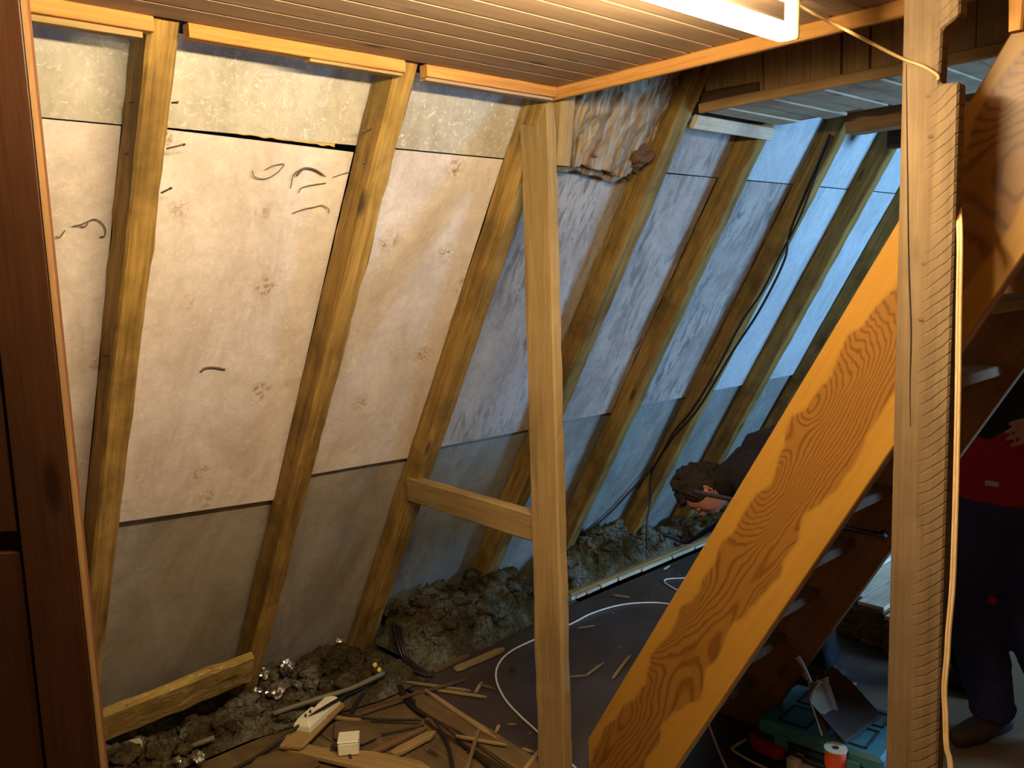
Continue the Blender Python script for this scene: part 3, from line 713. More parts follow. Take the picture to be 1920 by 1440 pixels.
# broken plasterboard edge along the floor
pe = empty('plasterboard_edge', (-2.9, 3.4, 0), 'broken cream plasterboard edging strip along the floor beside the wool heaps', 'strip')
y = 2.22
while y < 5.2:
    l = R.uniform(.05, .17) if y < 3.4 else R.uniform(.12, .3); wd = R.uniform(.014, .022)
    o = slab2('edge_piece', [(0, 0), (l * .97, .002), (l, wd), (l * .5, wd * R.uniform(.8, 1.1)), (0, wd)], 0, R.uniform(.012, .02), M['white_board'], pe, T(-2.895 + R.uniform(-.004, .004), y, 0) @ rotz(math.pi / 2 + R.uniform(-.02, .02)), bevel=.0015)
    y += l + R.uniform(.001, .008)
yl = beam('batten', (-2.94, 3.05, .012), (-2.94, 5.3, .012), (1, 0, 0), .04, .03, M['lath'], rag=.004); tag(yl, 'dusty batten just behind the cream edging strip', 'batten')

# =====================================================================
# FLUORESCENT LAMP
# =====================================================================
e1 = pz(1474, 62, 2.13); tx = e1.x; ty1 = e1.y
fx = empty('fluorescent_lamp', (tx, ty1 - .6, 2.24), 'lit fluorescent tube lamp fixed under the ceiling boards', 'lamp')
box('housing', (-.030, -.64, -.045), (.050, .645, -.002), M['hull'], fx, T(tx + .012, ty1 - .6, 2.24), bevel=.004)
lathe('lamp_tube', [(.008, -.612), (.015, -.608), (.0185, -.596), (.0185, .596), (.015, .608), (.008, .612)], M['tube'], fx, T(tx, ty1 - .612, 2.13) @ Matrix.Rotation(math.radians(-90), 4, 'X'))
for s_ in (0, -1.24):
    box('tube_holder', (-.012, .0, -.014), (.018, .010, .075), M['holder'], fx, T(tx + .004, ty1 + .004 + s_, 2.13), bevel=.003)
# thin cable from lamp to the notched post and down its edge
cb = empty('lamp_cable', (tx, ty1, 2.2), 'thin beige twin cable sagging from the lamp and running down the notched post', 'cable')
pa = [pz(1478, -6, 2.225), pz(1520, 22, 2.20), py(1590, 58, 1.70), py(1640, 84, 1.76), py(1692, 110, Yp - .006), py(1730, 124, Yp - .007), py(1757, 140, Yp - .005), py(1760, 150, Yp - .004)]
tube('hanging_cable', pa, .0035, M['beige'], cb)
pb_ = [(1764, 148), (1775, 160), (1794, 200), (1799, 300), (1800, 450), (1798, 600), (1796, 760), (1793, 900), (1790, 1000), (1786, 1100), (1779, 1180), (1776, 1230), (1771, 1290), (1773, 1340), (1775, 1400), (1783, 1445), (1785, 1600)]
yv = 1.793
for off in (-.0028, .0028):
    tube('cable_strand', [py(1796, 372, 1.85) + Vector((off, 0, 0))] + [py(a, b_, yv) + Vector((off, 0, 0)) for a, b_ in pb_[4:]], .0034, M['beigelow'], cb)

# =====================================================================
# CABLES
# =====================================================================
def ft(name, pix, r, mat, label, cat='cable', z=None, grp=None):
    pts = [pz(p[0], p[1], p[2] if len(p) > 2 else (z if z is not None else r + .001)) for p in pix]
    return tag(tube(name, pts, r, mat), label, cat, grp)
ft('white_cable', [(1110, 1470), (1008, 1372), (975, 1342), (945, 1308), (930, 1272), (936, 1243), (960, 1220), (1005, 1198), (1070, 1170), (1110, 1150), (1160, 1135), (1210, 1130), (1257, 1133), (1330, 1150), (1420, 1190)], .0042, M['whitecable'], 'white cable looping over the dark floor behind the central post')
ft('white_cable', [(1330, 1075), (1288, 1083), (1258, 1085), (1246, 1088), (1250, 1095), (1275, 1109), (1320, 1128)], .004, M['whitecable'], 'small hairpin of white cable beside the stair stringer')
ft('white_cable', [(1300, 1300, .06), (1322, 1342, .03), (1340, 1388), (1355, 1425), (1372, 1460)], .0045, M['whitecable'], 'white cable curving out below the orange stringer at the bottom')
def strands(name, plist, label):
    o = empty(name, plist[0][0], label, 'cable')
    for pts in plist: tube('strand', pts, .0065, M['black'], o)
    return o
A = lambda x, y, z=.012: pz(x, y, z)
strands('black_cable_bundle', [[ps(733 + d, 1138, .04), ps(737 + d, 1165, -.0), pz(744 + d, 1200, .11), pz(756 + d, 1235, .05), pz(775 + d * 1.5, 1256, .03), pz(800 + d, 1268, .015)] for d in (0, 6, 11)], 'bundle of dark cables hanging beside the flaked rafter foot')
strands('black_cable_bundle', [[A(738, 1262), A(748, 1290), A(775, 1318), A(808, 1345), A(835, 1385), A(846, 1420), A(852, 1460)],
                               [A(742, 1268), A(768, 1310), A(812, 1342), A(850, 1370), A(900, 1405), A(960, 1450)],
                               [A(735, 1268), A(770, 1322), A(822, 1356), A(868, 1395), A(910, 1430), A(940, 1460)]], 'black cables fanning out over the bare floor planks')
ft('black_cable', [(640, 1338, .03), (680, 1345, .02), (730, 1350, .012), (790, 1350, .02)], .0055, M['black'], 'single black cable crossing to the fan of cables')
ft('black_cable', [(715, 1376, .01), (750, 1368, .01), (795, 1360, .008)], .004, M['black'], 'thin dark cable beside the torn brown board')
ft('black_cable', [(722, 1262, .05), (690, 1285, .055), (650, 1303, .06), (610, 1325, .085), (575, 1348, .075), (530, 1385, .03), (470, 1425, .012), (380, 1470, .012)], .0055, M['black'], 'black cable crossing over the double socket block')
ft('black_cable', [(716, 1270, .03), (690, 1292, .03), (668, 1320, .02), (655, 1345, .01)], .009, M['black'], 'short thick dirty cable under the yellow capped joint')
ft('black_cable', [(655, 1412, .03), (662, 1428, .015), (700, 1438, .012), (760, 1450, .012)], .0055, M['black'], 'black lead leaving the square switch box')
# cables on the sixth rafter
rc = empty('rafter_cable', py(1500, 400, 3.80), 'black cable pair sagging down the side of the cabled rafter', 'cable')
ysid = RY[6] - RW - .006
tube('strand', [py(x_, y_, ysid) for x_, y_ in [(1562, 255), (1545, 290), (1524, 345), (1505, 395), (1484, 440), (1462, 480), (1430, 545), (1390, 605), (1345, 690), (1300, 765), (1262, 812), (1232, 865)]] + [ps(1190, 912, .09), ps(1145, 960, .092), ps(1095, 1003, .092)], .0055, M['black'], rc)
tube('strand', [py(x_, y_, ysid - .002) for x_, y_ in [(1556, 252), (1530, 315), (1500, 385), (1480, 440), (1470, 490), (1425, 580), (1370, 665), (1310, 765), (1262, 820), (1228, 872), (1219, 900)]] + [py(1219, 940, 3.72), py(1213, 985, 3.66), py(1213, 1030, 3.6)], .006, M['black'], rc)
hb = tube('blue_hose', [py(1370, 975, 3.6), py(1330, 992, 3.7), py(1305, 1008, 3.8), py(1285, 1018, 3.86), py(1262, 1010, 3.95), py(1240, 1003, 4.0)], lambda t: .016 * (1 - t) ** 1.2 + .004, M['navy']); tag(hb, 'dark blue hose emerging below the bending man\'s face', 'hose')
# conduits
for pts, lab in (([(720, 1262, .085), (660, 1290, .08), (590, 1312, .07), (512, 1338, .045)], 'long grey conduit lying over the insulation near the foil lumps'),
                 ([(402, 1383, .045), (378, 1392, .035), (352, 1402, .02)], 'short grey conduit end poking out of the rubble below the nogging board')):
    ft('grey_conduit', pts, .010, M['grey_pipe'], lab, 'pipe')
# yellow capped joint
yc = empty('capped_pipe_joint', pz(705, 1250, .06), 'dirty pipe joint with two round yellow caps', 'pipe joint')
for a in [(703, 1247), (711, 1256)]:
    q = pz(*a, .095); wm = frame(q, CF * -1 + Vector((.2, 0, .3)), (0, 0, 1)) @ Matrix.Rotation(math.radians(90), 4, 'Y')
    lathe('yellow_cap', [(.002, .007), (.008, .006), (.010, 0), (.010, -.014)], M['brass'], yc, wm, n=14)
tube('pipe_body', [pz(700, 1258, .075), pz(712, 1260, .08), pz(724, 1258, .075)], .014, M['boot'], yc)

# =====================================================================
# SOCKET BLOCK, SWITCH BOX, BOARDS AND SPLINTERS
# =====================================================================
fb = floorboard('cut_board', [(175 + 350, 1400), (560, 1391), (612, 1402), (700, 1408), (790, 1426), (812, 1442), (700, 1444), (600, 1420), (540, 1407)], .022, .016, M['lath'])
tag(fb, 'long orange offcut under the square switch box', 'board')
fb = floorboard('cut_board', [(524, 1398), (562, 1401), (571, 1396), (646, 1321), (642, 1316), (610, 1318), (545, 1368)], .04, .012, M['lath'])
tag(fb, 'small pale-edged board carrying the double socket block', 'board')
fb = floorboard('cut_board', [(440, 1470), (480, 1420), (545, 1400), (592, 1420), (600, 1432), (540, 1470)], .012, .01, M['floorplank']); tag(fb, 'broad tan board at the bottom edge, left of the switch box', 'board')
fb = floorboard('cut_board', [(628, 1352), (690, 1345), (708, 1372), (706, 1380), (680, 1392), (625, 1382)], .014, .01, M['floorplank']); tag(fb, 'tan torn board behind the square switch box', 'board')
# double socket block: long axis along the little board
a = pz(566, 1372, .04); b_ = pz(626, 1318, .04); dx_ = (b_ - a); dx_.z = 0; Ls = dx_.length; wm = frame(a, dx_, Vector((-dx_.y, dx_.x, 0)))
sb = empty('socket_block', a, 'cream double surface socket block on a small board', 'socket')
def chamfer_box(name, x0, x1, w_, h, mat, parent, wm):
    ins = .012
    vs = [(x0, -w_ / 2, 0), (x1, -w_ / 2, 0), (x1, w_ / 2, 0), (x0, w_ / 2, 0), (x0, -w_ / 2, h * .5), (x1, -w_ / 2, h * .5), (x1, w_ / 2, h * .5), (x0, w_ / 2, h * .5),
          (x0 + ins, -w_ / 2 + ins, h), (x1 - ins, -w_ / 2 + ins, h), (x1 - ins, w_ / 2 - ins, h), (x0 + ins, w_ / 2 - ins, h)]
    fs = [(0, 3, 2, 1), (8, 9, 10, 11)] + [(i, (i + 1) % 4, 4 + (i + 1) % 4, 4 + i) for i in range(4)] + [(4 + i, 4 + (i + 1) % 4, 8 + (i + 1) % 4, 8 + i) for i in range(4)]
    return meshobj(name, vs, fs, mat, parent, wm, bevel=.0012)
c1 = chamfer_box('socket_body', 0, Ls * .52, .07, .042, M['plastic'], sb, wm)
c2 = chamfer_box('socket_body', Ls * .55, Ls * 1.0, .06, .036, M['plastic'], sb, wm)
for xx in (.03, .06):
    lathe('contact', [(.004, 0), (.0045, .012), (.002, .013)], M['steel'], c1, wm @ T(xx, 0, .040), n=10)
# square switch box
c = pz(655, 1407, .024); dx_ = pz(682, 1391, .022) - pz(648, 1385, .022); wm = frame(c, (.60, .80, 0), (-.80, .60, 0))
wb_ = empty('switch_box', c, 'cream square switch box with a black cable gland', 'switch')
box('box_body', (-.036, -.036, 0), (.036, .036, .046), M['plastic'], wb_, wm, bevel=.004)
box('lid', (-.037, -.037, .046), (.037, .037, .053), M['plastic'], wb_, wm, bevel=.0025)
box('rocker', (-.012, -.009, .053), (.012, .009, .056), M['plastic'], wb_, wm, bevel=.001)
lathe('cable_gland', [(.013, 0), (.013, .012), (.009, .014), (.007, .028)], M['black'], wb_, wm @ T(-.036, 0, .020) @ Matrix.Rotation(math.radians(-90), 4, 'Y'), n=12)
# foil lumps
for (x_, y_, sx, z_, lab) in [(600 - 62, 1252, (.03, .028, .034), .03, 'upright crumpled foil lump by the second rafter foot'), (520, 1293, (.045, .04, .022), .0, 'largest crumpled foil lump with a flat grey flap'),
                              (495, 1263, (.025, .02, .02), .02, 'small foil scrap touching the second rafter'), (480, 1300, (.022, .02, .018), .01, 'foil scrap left of the largest foil lump'),
                              (556, 1282, (.03, .012, .008), .02, 'thin foil shred right of the largest foil lump'), (372, 1418, (.03, .02, .014), .0, 'foil scrap at the bottom, under the grey conduit end'),
                              (333, 1424, (.012, .012, .01), .0, 'tiny foil ball near the bottom left'), (635, 1200, (.018, .015, .012), .06, 'foil fleck left of the flaked rafter foot')]:
    o = crumple('foil_lump', pz(x_, y_, z_ + .045), tuple(q_ * 1.25 for q_ in sx), M['foil'], x_ * .13, sub=3); tag(o, lab, 'foil', 'crumpled foil in the rubble')
o = floorboard('plaster_chunk', [(238, 1388), (262, 1383), (270, 1392), (248, 1400)], .02, .03, M['white_board']); tag(o, 'small white plaster chunk below the nogging board', 'plaster')

# boards and laths on the near floor
def stick(name, x0, y0, x1, y1, wpx, th_, mat, label, z=.012, cat='splinter', z1=None, grp=None):
    a = pz(x0, y0, z); b_ = pz(x1, y1, z if z1 is None else z1); dep = (a - CAM).dot(CF); wd = wpx * dep / FPX * (.75 if cat == 'splinter' else 1)
    d = (b_ - a); side = Vector((-d.y, d.x, 0)).normalized()
    n = max(4, int(d.length / .03)); vs = []; fs = []; sd = R.random() * 90
    for i in range(n + 1):
        t = i / n; ww = wd / 2 * (1 if .08 < t < .9 else (.55 if t <= .08 else .3)) * (1 + .25 * noise.noise(Vector((t * 5, sd, 0))))
        p = a + d * t + side * (.12 * wd * noise.noise(Vector((t * 3, sd, 4))))
        for sx_, sz_ in ((-1, 0), (1, 0), (1, 1), (-1, 1)): vs.append(p + side * ww * sx_ + Vector((0, 0, th_ * (sz_ - 1) if sz_ == 0 else 0)))
    for i in range(n):
        for j in range(4): fs.append((i * 4 + j, i * 4 + (j + 1) % 4, (i + 1) * 4 + (j + 1) % 4, (i + 1) * 4 + j))
    fs += [(3, 2, 1, 0), tuple(n * 4 + j for j in range(4))]
    wm = frame(a, d, side); im = wm.inverted()
    o = meshobj(name, [im @ v for v in vs], fs, mat, None, wm); tag(o, label, cat, grp); return o
stick('floor_batten', 775, 1298, 1040, 1462, 44, .025, M['floorplank'], 'wide brown batten running diagonally over the near floor edge', z=.026, cat='batten')
stick('floor_batten', 800, 1345, 985, 1452, 20, .02, M['darkwood'], 'dark narrow batten beside the wide brown batten', z=.016, cat='batten')
stick('wood_splinter', 797, 1292, 930, 1383, 12, .008, M['lath'], 'long pale splinter along the upper edge of the wide batten', z=.036)
stick('wood_splinter', 672, 1330, 874, 1272, 8, .006, M['darkwood'], 'thin dark stick crossing two pale laths', z=.05, z1=.022)
stick('wood_splinter', 762, 1277, 882, 1294, 8, .006, M['lath'], 'upper of two parallel pale laths on the dark floor', z=.012)
stick('wood_splinter', 812, 1291, 912, 1306, 9, .006, M['lath'], 'lower of two parallel pale laths on the dark floor', z=.012)
stick('wood_lath', 853, 1253, 945, 1214, 16, .012, M['lath'], 'thick pale split lath at the edge of the dark floor', z=.018, cat='lath')
stick('wood_lath', 812, 1256, 880, 1226, 12, .01, M['floorplank'], 'dull lath half buried at the edge of the wool heap', z=.014, cat='lath')
stick('wood_splinter', 898, 1365, 873, 1450, 9, .006, M['floorplank'], 'upright brown stick lying over the black cables', z=.045)
stick('wood_splinter', 855, 1378, 950, 1396, 9, .006, M['lath'], 'yellow jagged splinter over the wide batten', z=.04)
stick('wood_splinter', 1012, 1404, 980, 1448, 10, .008, M['lath'], 'pale splinter leaning at the foot of the central post', z=.02, z1=.04)
stick('wood_lath', 735, 1412, 815, 1370, 22, .012, M['lath'], 'short yellow lath lying diagonally behind the switch box', z=.016, cat='lath')
stick('wood_lath', 700, 1408, 800, 1362, 14, .010, M['stack'], 'reddish strip beside the short yellow lath', z=.012, cat='lath')
stick('wood_lath', 620, 1343, 677, 1348, 10, .006, M['lath'], 'tiny bright lath beside the socket board', z=.02, cat='lath')
stick('wood_splinter', 891, 1298, 903, 1278, 8, .005, M['lath'], 'short pale chip right of the parallel laths')
stick('wood_splinter', 900, 1282, 928, 1291, 7, .005, M['floorplank'], 'brown chip touching the white cable')
stick('wood_splinter', 930, 1372, 936, 1358, 9, .004, M['lath'], 'teardrop chip beside the wide batten')
stick('wood_splinter', 951, 1357, 968, 1357, 6, .004, M['lath'], 'small square-ended chip inside the cable loop')
stick('wood_splinter', 980, 1402, 1000, 1409, 9, .004, M['lath'], 'small wedge chip near the central post foot')
stick('wood_splinter', 1070, 1268, 1100, 1265, 5, .004, M['lath'], 'left half of a snapped splinter right of the central post')
stick('wood_splinter', 1098, 1266, 1133, 1241, 6, .004, M['lath'], 'right half of a snapped splinter right of the central post')
stick('wood_splinter', 1148, 1271, 1182, 1228, 8, .005, M['lath'], 'straight pale splinter halfway to the orange stringer')
stick('wood_splinter', 1150, 1115, 1181, 1119, 7, .005, M['lath'], 'flat tan chip near the cream edging strip')
stick('wood_splinter', 1083, 1177, 1115, 1172, 5, .004, M['lath'], 'thin chip beside the white cable right of the post')
stick('wood_splinter', 1245, 1067, 1256, 1060, 6, .004, M['white_board'], 'small white chip near the cream edging strip')
# scattered tiny chips
vs = []; fs = []
for k in range(260):
    x_ = R.uniform(-2.8, -1.3); y_ = R.uniform(1.95, 4.2); a = R.uniform(0, math.pi); l = R.uniform(.002, .009) * (1.8 if k % 9 == 0 else 1); w_ = l * R.uniform(.1, .35); h = .0015
    if k > 200: x_ = R.uniform(-2.85, -1.95); y_ = R.uniform(1.0, 1.9)
    c_, s_ = math.cos(a), math.sin(a); b0 = len(vs)
    for dz in (0.0005, h):
        for p, q in ((-l, -w_), (l, -w_), (l * .8, w_), (-l, w_)): vs.append((x_ + p * c_ - q * s_, y_ + p * s_ + q * c_, dz))
    fs += [(b0 + 3, b0 + 2, b0 + 1, b0), (b0 + 4, b0 + 5, b0 + 6, b0 + 7)] + [(b0 + i, b0 + (i + 1) % 4, b0 + 4 + (i + 1) % 4, b0 + 4 + i) for i in range(4)]
o = meshobj('wood_chips', vs, fs, M['lath']); tag(o, 'tiny wood chips scattered over the dark floor', 'wood chips', None, 'stuff')
# dust ball
o = crumple('dust_ball', pz(961, 1253, .012), (.018, .018, .012), M['insul'], 4, sub=3); tag(o, 'grey fluff ball inside the white cable loop', 'fluff')

# dry fibres clinging to the panels
def fib(pi, lists, r=.0013):
    o = tubes('dangling_fibre', [[ps(x_, y_, RD - .006) for x_, y_ in l] for l in lists], r, M['fibre'], PAN[pi], n=5)
fib((0, 1), [[(137, 424), (152, 421), (165, 415), (178, 411), (190, 417), (198, 430), (196, 442), (188, 444)], [(165, 418), (160, 425), (150, 424)], [(104, 443), (112, 445), (122, 432)]])
fib((1, 1), [[(545, 353), (550, 330), (560, 320), (575, 314), (595, 322), (611, 331)], [(560, 362), (566, 352), (590, 346), (612, 343)], [(548, 400), (570, 392), (590, 388), (604, 385), (616, 392), (617, 400)], [(474, 320), (476, 330), (490, 335), (505, 333), (522, 322), (533, 308), (515, 310), (498, 318)]], .0012)
fib((1, 1), [[(556, 330), (570, 316), (590, 318), (606, 328)]], .0026)
fib((1, 1), [[(377, 697), (384, 691), (395, 689), (408, 690), (422, 693)]], .0032)
fib((1, 1), [[(625, 332), (650, 324), (672, 322), (697, 326)]], .001)

# =====================================================================
# STACK OF BOARDS BEHIND THE STAIRS
# =====================================================================
k = 0
for cx_, nlay, yy0 in ((-1.685, 9, 3.56), (-1.560, 9, 3.53), (-1.435, 8, 3.50), (-1.31, 6, 3.54)):
    z = 0
    for j in range(nlay):
        hgt = R.uniform(.018, .024); a = R.uniform(-.006, .006); L_ = R.uniform(1.0, 1.2)
        o = slab2('stacked_board', [(0, -.059), (L_, -.059), (L_, .059), (0, .059)], 0, hgt, M['stack'] if j < nlay - 1 else M['white_board'], None, T(cx_ + a, yy0 + R.uniform(-.02, .02), z + .001) @ rotz(math.pi / 2 + R.uniform(-.008, .008)), bevel=.003)  # daylight on the stack put into the paler wood of the top boards
        if j == nlay - 1: tag(o, ['lit tan top board on the left of the stack', 'lit tan top board second from the left of the stack', 'top board right of the second in the stack, mostly behind the notched post', 'top board of the lowest pile behind the notched post'][k], 'board', 'boards stacked behind the stairs')
        else: tag(o, 'rough brown board, %s from floor, %s of stack behind stairs' % (['lowest', 'second', 'third', 'fourth', 'fifth', 'sixth', 'seventh', 'eighth'][j], ['leftmost pile', 'second pile', 'third pile', 'rightmost pile'][k]), 'board', 'boards stacked behind the stairs')
        z += hgt + .0012
    k += 1
o = beam('white_batten', (-1.755, 3.62, .212), (-1.745, 4.75, .212), (1, 0, 0), .045, .018, M['hull'], rag=.001); tag(o, 'white painted batten lying on the left edge of the board stack', 'batten')
o = beam('white_batten', (-1.72, 3.57, .01), (-1.70, 3.2, .01), (1, 0, 0), .001, .001, M['hull']) ; bpy.data.objects.remove(o)
for pts, z_, lab in ([[(1776, 1178), (1806, 1192), (1800, 1202), (1776, 1194)], .02, 'pale board end right of the notched post'], [[(1776, 1145), (1793, 1150), (1798, 1166), (1776, 1162)], .03, 'whitish offcut above the pale board end'],
                     [[(1776, 1042), (1806, 1036), (1806, 1070), (1776, 1076)], .06, 'cream board beside the twin cable, in daylight'], [[(1776, 1085), (1802, 1082), (1800, 1130), (1776, 1140)], .05, 'grey board below the cream board']):
    o = floorboard('offcut', pts, z_, .018, M['white_board']); tag(o, lab, 'board')

# =====================================================================
# TOOLS ON THE FLOOR
# =====================================================================
tc_ = empty('tool_case', (-1.31, 2.66, 0), 'teal plastic tool case with black base behind the stairs', 'tool case')
wm = T(-1.30, 2.665, 0) @ rotz(math.radians(6))
box('base', (-.215, -.17, 0), (.215, .17, .06), M['tealdark'], tc_, wm, bevel=.01)
lid = box('lid', (-.21, -.165, .06), (.21, .165, .115), M['teal'], tc_, wm, bevel=.012)
for a, b_ in (((-.15, -.13), (-.05, .0)), ((.05, -.13), (.15, .0)), ((-.15, .03), (-.03, .13)), ((.03, .03), (.15, .13))):
    x0, y0 = a; x1, y1 = b_
    for p, q in (((x0, y0), (x1, y0 + .006)), ((x0, y1 - .006), (x1, y1)), ((x0, y0), (x0 + .006, y1)), ((x1 - .006, y0), (x1, y1))):
        box('lid_rib', (p[0], p[1], .114), (q[0], q[1], .119), M['tealdark'], lid, wm, bevel=.001)
for x_ in (-.12, .12): box('latch', (x_ - .025, -.178, .035), (x_ + .025, -.165, .085), M['teal'], tc_, wm, bevel=.003)
tube('handle', [wm @ Vector(p) for p in ((-.07, -.17, .05), (-.065, -.20, .05), (.065, -.20, .05), (.07, -.17, .05))], .008, M['tealdark'], tc_, n=4)
def dustpan(name, p_handle, p_tip, wd, dep, mat, hm, label, roll=0.):
    d = (p_tip - p_handle); L_ = d.length; hl = L_ * .38
    root = empty(name, p_tip, label, 'dustpan')
    wm = frame(p_handle, d, Vector((-d.y, d.x, 0)).normalized() + Vector((0, 0, roll)))
    if (wm.to_3x3() @ Vector((0, 0, 1))).z < 0: wm = wm @ Matrix.Rotation(math.pi, 4, 'X')
    n = 14; m2 = 10; vs = []; fs = []
    for i in range(n + 1):
        t = i / n; x_ = hl + (L_ - hl) * t; w2 = wd / 2 * (min(1, .35 + 1.6 * t ** .6) if t < .3 else 1.0)
        for j in range(m2 + 1):
            u = -1 + 2 * j / m2; h = dep * (abs(u) ** 4) * (1 - .75 * t) + dep * max(0, 1 - t * 5) ** 1.5 * .9
            vs.append((x_, w2 * u, h))
    for i in range(n):
        for j in range(m2): fs.append((i * (m2 + 1) + j, i * (m2 + 1) + j + 1, (i + 1) * (m2 + 1) + j + 1, (i + 1) * (m2 + 1) + j))
    o = meshobj('scoop', vs, fs, mat, root, wm, smooth=True); sm = o.modifiers.new('thickness', 'SOLIDIFY'); sm.thickness = .003
    tube('handle', [wm @ Vector(p) for p in ((0, 0, .006), (hl * .4, 0, .012), (hl * .9, 0, .01), (hl * 1.1, 0, .006))], lambda t: .010 - .003 * math.sin(t * 3), hm, root)
    return root
dustpan('dustpan', pz(1492, 1232, .34), pz(1556, 1368, .13), .15, .035, M['dustpan'], M['panplastic'], 'narrow brownish metal scoop propped on the teal case', roll=-.25)
dustpan('dustpan', pz(1478, 1246, .26), pz(1618, 1372, .122), .22, .05, M['boot'], M['panplastic'], 'wide dark dustpan under the narrow scoop', roll=.1)
sp_ = pz(1567, 1403, .115)
so = empty('cord_spool', (sp_.x, sp_.y, 0), 'bright orange cord spool standing by the teal case', 'spool')
pr = [(.030, .002)]
for i in range(19): pr += [(.0345, .006 + i * .0055), (.0325, .0088 + i * .0055)]
pr += [(.030, .112)]
lathe('wound_cord', pr, M['orange'], so, T(sp_.x, sp_.y, 0), n=26)
lathe('spool_flange', [(.010, .113), (.036, .113), (.036, .117), (.010, .117)], M['plastic'], so, T(sp_.x, sp_.y, 0), n=26)
lathe('core_hole', [(.001, .1175), (.010, .1175), (.010, .1185), (.001, .1185)], M['dark'], so, T(sp_.x, sp_.y, 0), n=16)
lathe('spool_flange', [(.010, 0), (.036, 0), (.036, .004), (.010, .004)], M['plastic'], so, T(sp_.x, sp_.y, 0), n=26)
# small packages and tray
tr_ = empty('tool_tray', pz(1430, 1420, 0), 'open dark tray with pale rim beside the red packet', 'tray')
floorboard('tray_floor', [(1372, 1408), (1400, 1388), (1470, 1420), (1520, 1440), (1500, 1475), (1430, 1460)], .012, .01, M['tealdark'], tr_)
tube('tray_rim', [pz(x_, y_, .02) for x_, y_ in ((1400, 1386), (1376, 1400), (1376, 1408), (1410, 1428), (1450, 1448), (1480, 1466))], .005, M['card'], tr_)
rp = floorboard('red_packet', [(1405, 1375), (1420, 1367), (1478, 1392), (1470, 1406), (1452, 1408), (1412, 1388)], .05, .035, M['red']); tag(rp, 'flat red packet in front of the teal case', 'packet')
rp = floorboard('card_box', [(1474, 1420), (1492, 1408), (1508, 1416), (1496, 1432)], .05, .04, M['card']); tag(rp, 'small beige card box between red packet and orange spool', 'box')
rp = floorboard('crumpled_bag', [(1496, 1434), (1512, 1420), (1545, 1422), (1530, 1440), (1510, 1460), (1490, 1452)], .03, .02, M['greycloth']); tag(rp, 'beige bag left of the orange spool', 'bag')
rp = crumple('orange_scrap', pz(1518, 1391, .03), (.010, .008, .014), M['orange'], 3, sub=2); tag(rp, 'tiny orange scrap before the teal case', 'scrap')
stick('wood_splinter', 1590, 1284, 1606, 1280, 6, .004, M['white_board'], 'pale chip behind the teal case')
stick('wood_lath', 1452, 1273, 1482, 1286, 9, .006, M['stack'], 'short reddish stick by the left end of the teal case', z=.03, cat='lath')

# =====================================================================
# PEOPLE
# =====================================================================
def cap_geo(p, q, r0, r1, n=14, m_=5):
    p = Vector(p); q = Vector(q); d = q - p; L_ = max(d.length, 1e-5); d /= L_
    a = d.orthogonal().normalized(); b = d.cross(a); vs = []; fs = []; rings = []
    for i in range(m_ + 1): t = math.pi / 2 * (1 - i / m_); rings.append((p - d * r0 * math.sin(t), r0 * math.cos(t)))
    for i in range(m_ + 1): t = math.pi / 2 * i / m_; rings.append((q + d * r1 * math.sin(t), r1 * math.cos(t)))
    for c, r in rings:
        r = max(r, 1e-4)
        for j in range(n): t = 2 * math.pi * j / n; vs.append(c + a * r * math.cos(t) + b * r * math.sin(t))
    for i in range(len(rings) - 1):
        for j in range(n): fs.append((i * n + j, i * n + (j + 1) % n, (i + 1) * n + (j + 1) % n, (i + 1) * n + j))
    fs.append(tuple(range(n))[::-1]); fs.append(tuple((len(rings) - 1) * n + j for j in range(n)))
    return vs, fs
def fused(name, caps, mat, parent, voxel=.009, extra=(), ruff=0., smooth=3, rs=18):
    V = []; F = []
    for c in caps:
        v, f = cap_geo(*c); k = len(V); V += v; F += [tuple(i + k for i in q) for q in f]
    for v, f in extra: k = len(V); V += v; F += [tuple(i + k for i in q) for q in f]
    me = bpy.data.meshes.new(name); me.from_pydata([tuple(v) for v in V], [], F)
    o = bpy.data.objects.new(name, me); col.objects.link(o)
    rm = o.modifiers.new('r', 'REMESH'); rm.mode = 'VOXEL'; rm.voxel_size = voxel
    sm = o.modifiers.new('s', 'SMOOTH'); sm.iterations = smooth; sm.factor = .5
    ts = bpy.data.scenes.new('workbench'); ts.collection.objects.link(o); col.objects.unlink(o)
    vl = ts.view_layers[0]; vl.update(); dg = vl.depsgraph; m2 = bpy.data.meshes.new_from_object(o.evaluated_get(dg))
    bpy.data.objects.remove(o); bpy.data.scenes.remove(ts)
    if ruff:
        for v in m2.vertices:
            p = v.co; k = noise.noise(p * rs) + .5 * noise.noise(p * rs * 2.3); v.co = v.co + v.normal * k * ruff
    m2.polygons.foreach_set('use_smooth', [True] * len(m2.polygons)); m2.materials.clear(); m2.materials.append(mat)
    o = bpy.data.objects.new(name, m2); col.objects.link(o); setp(o, Matrix.Identity(4), parent); return o
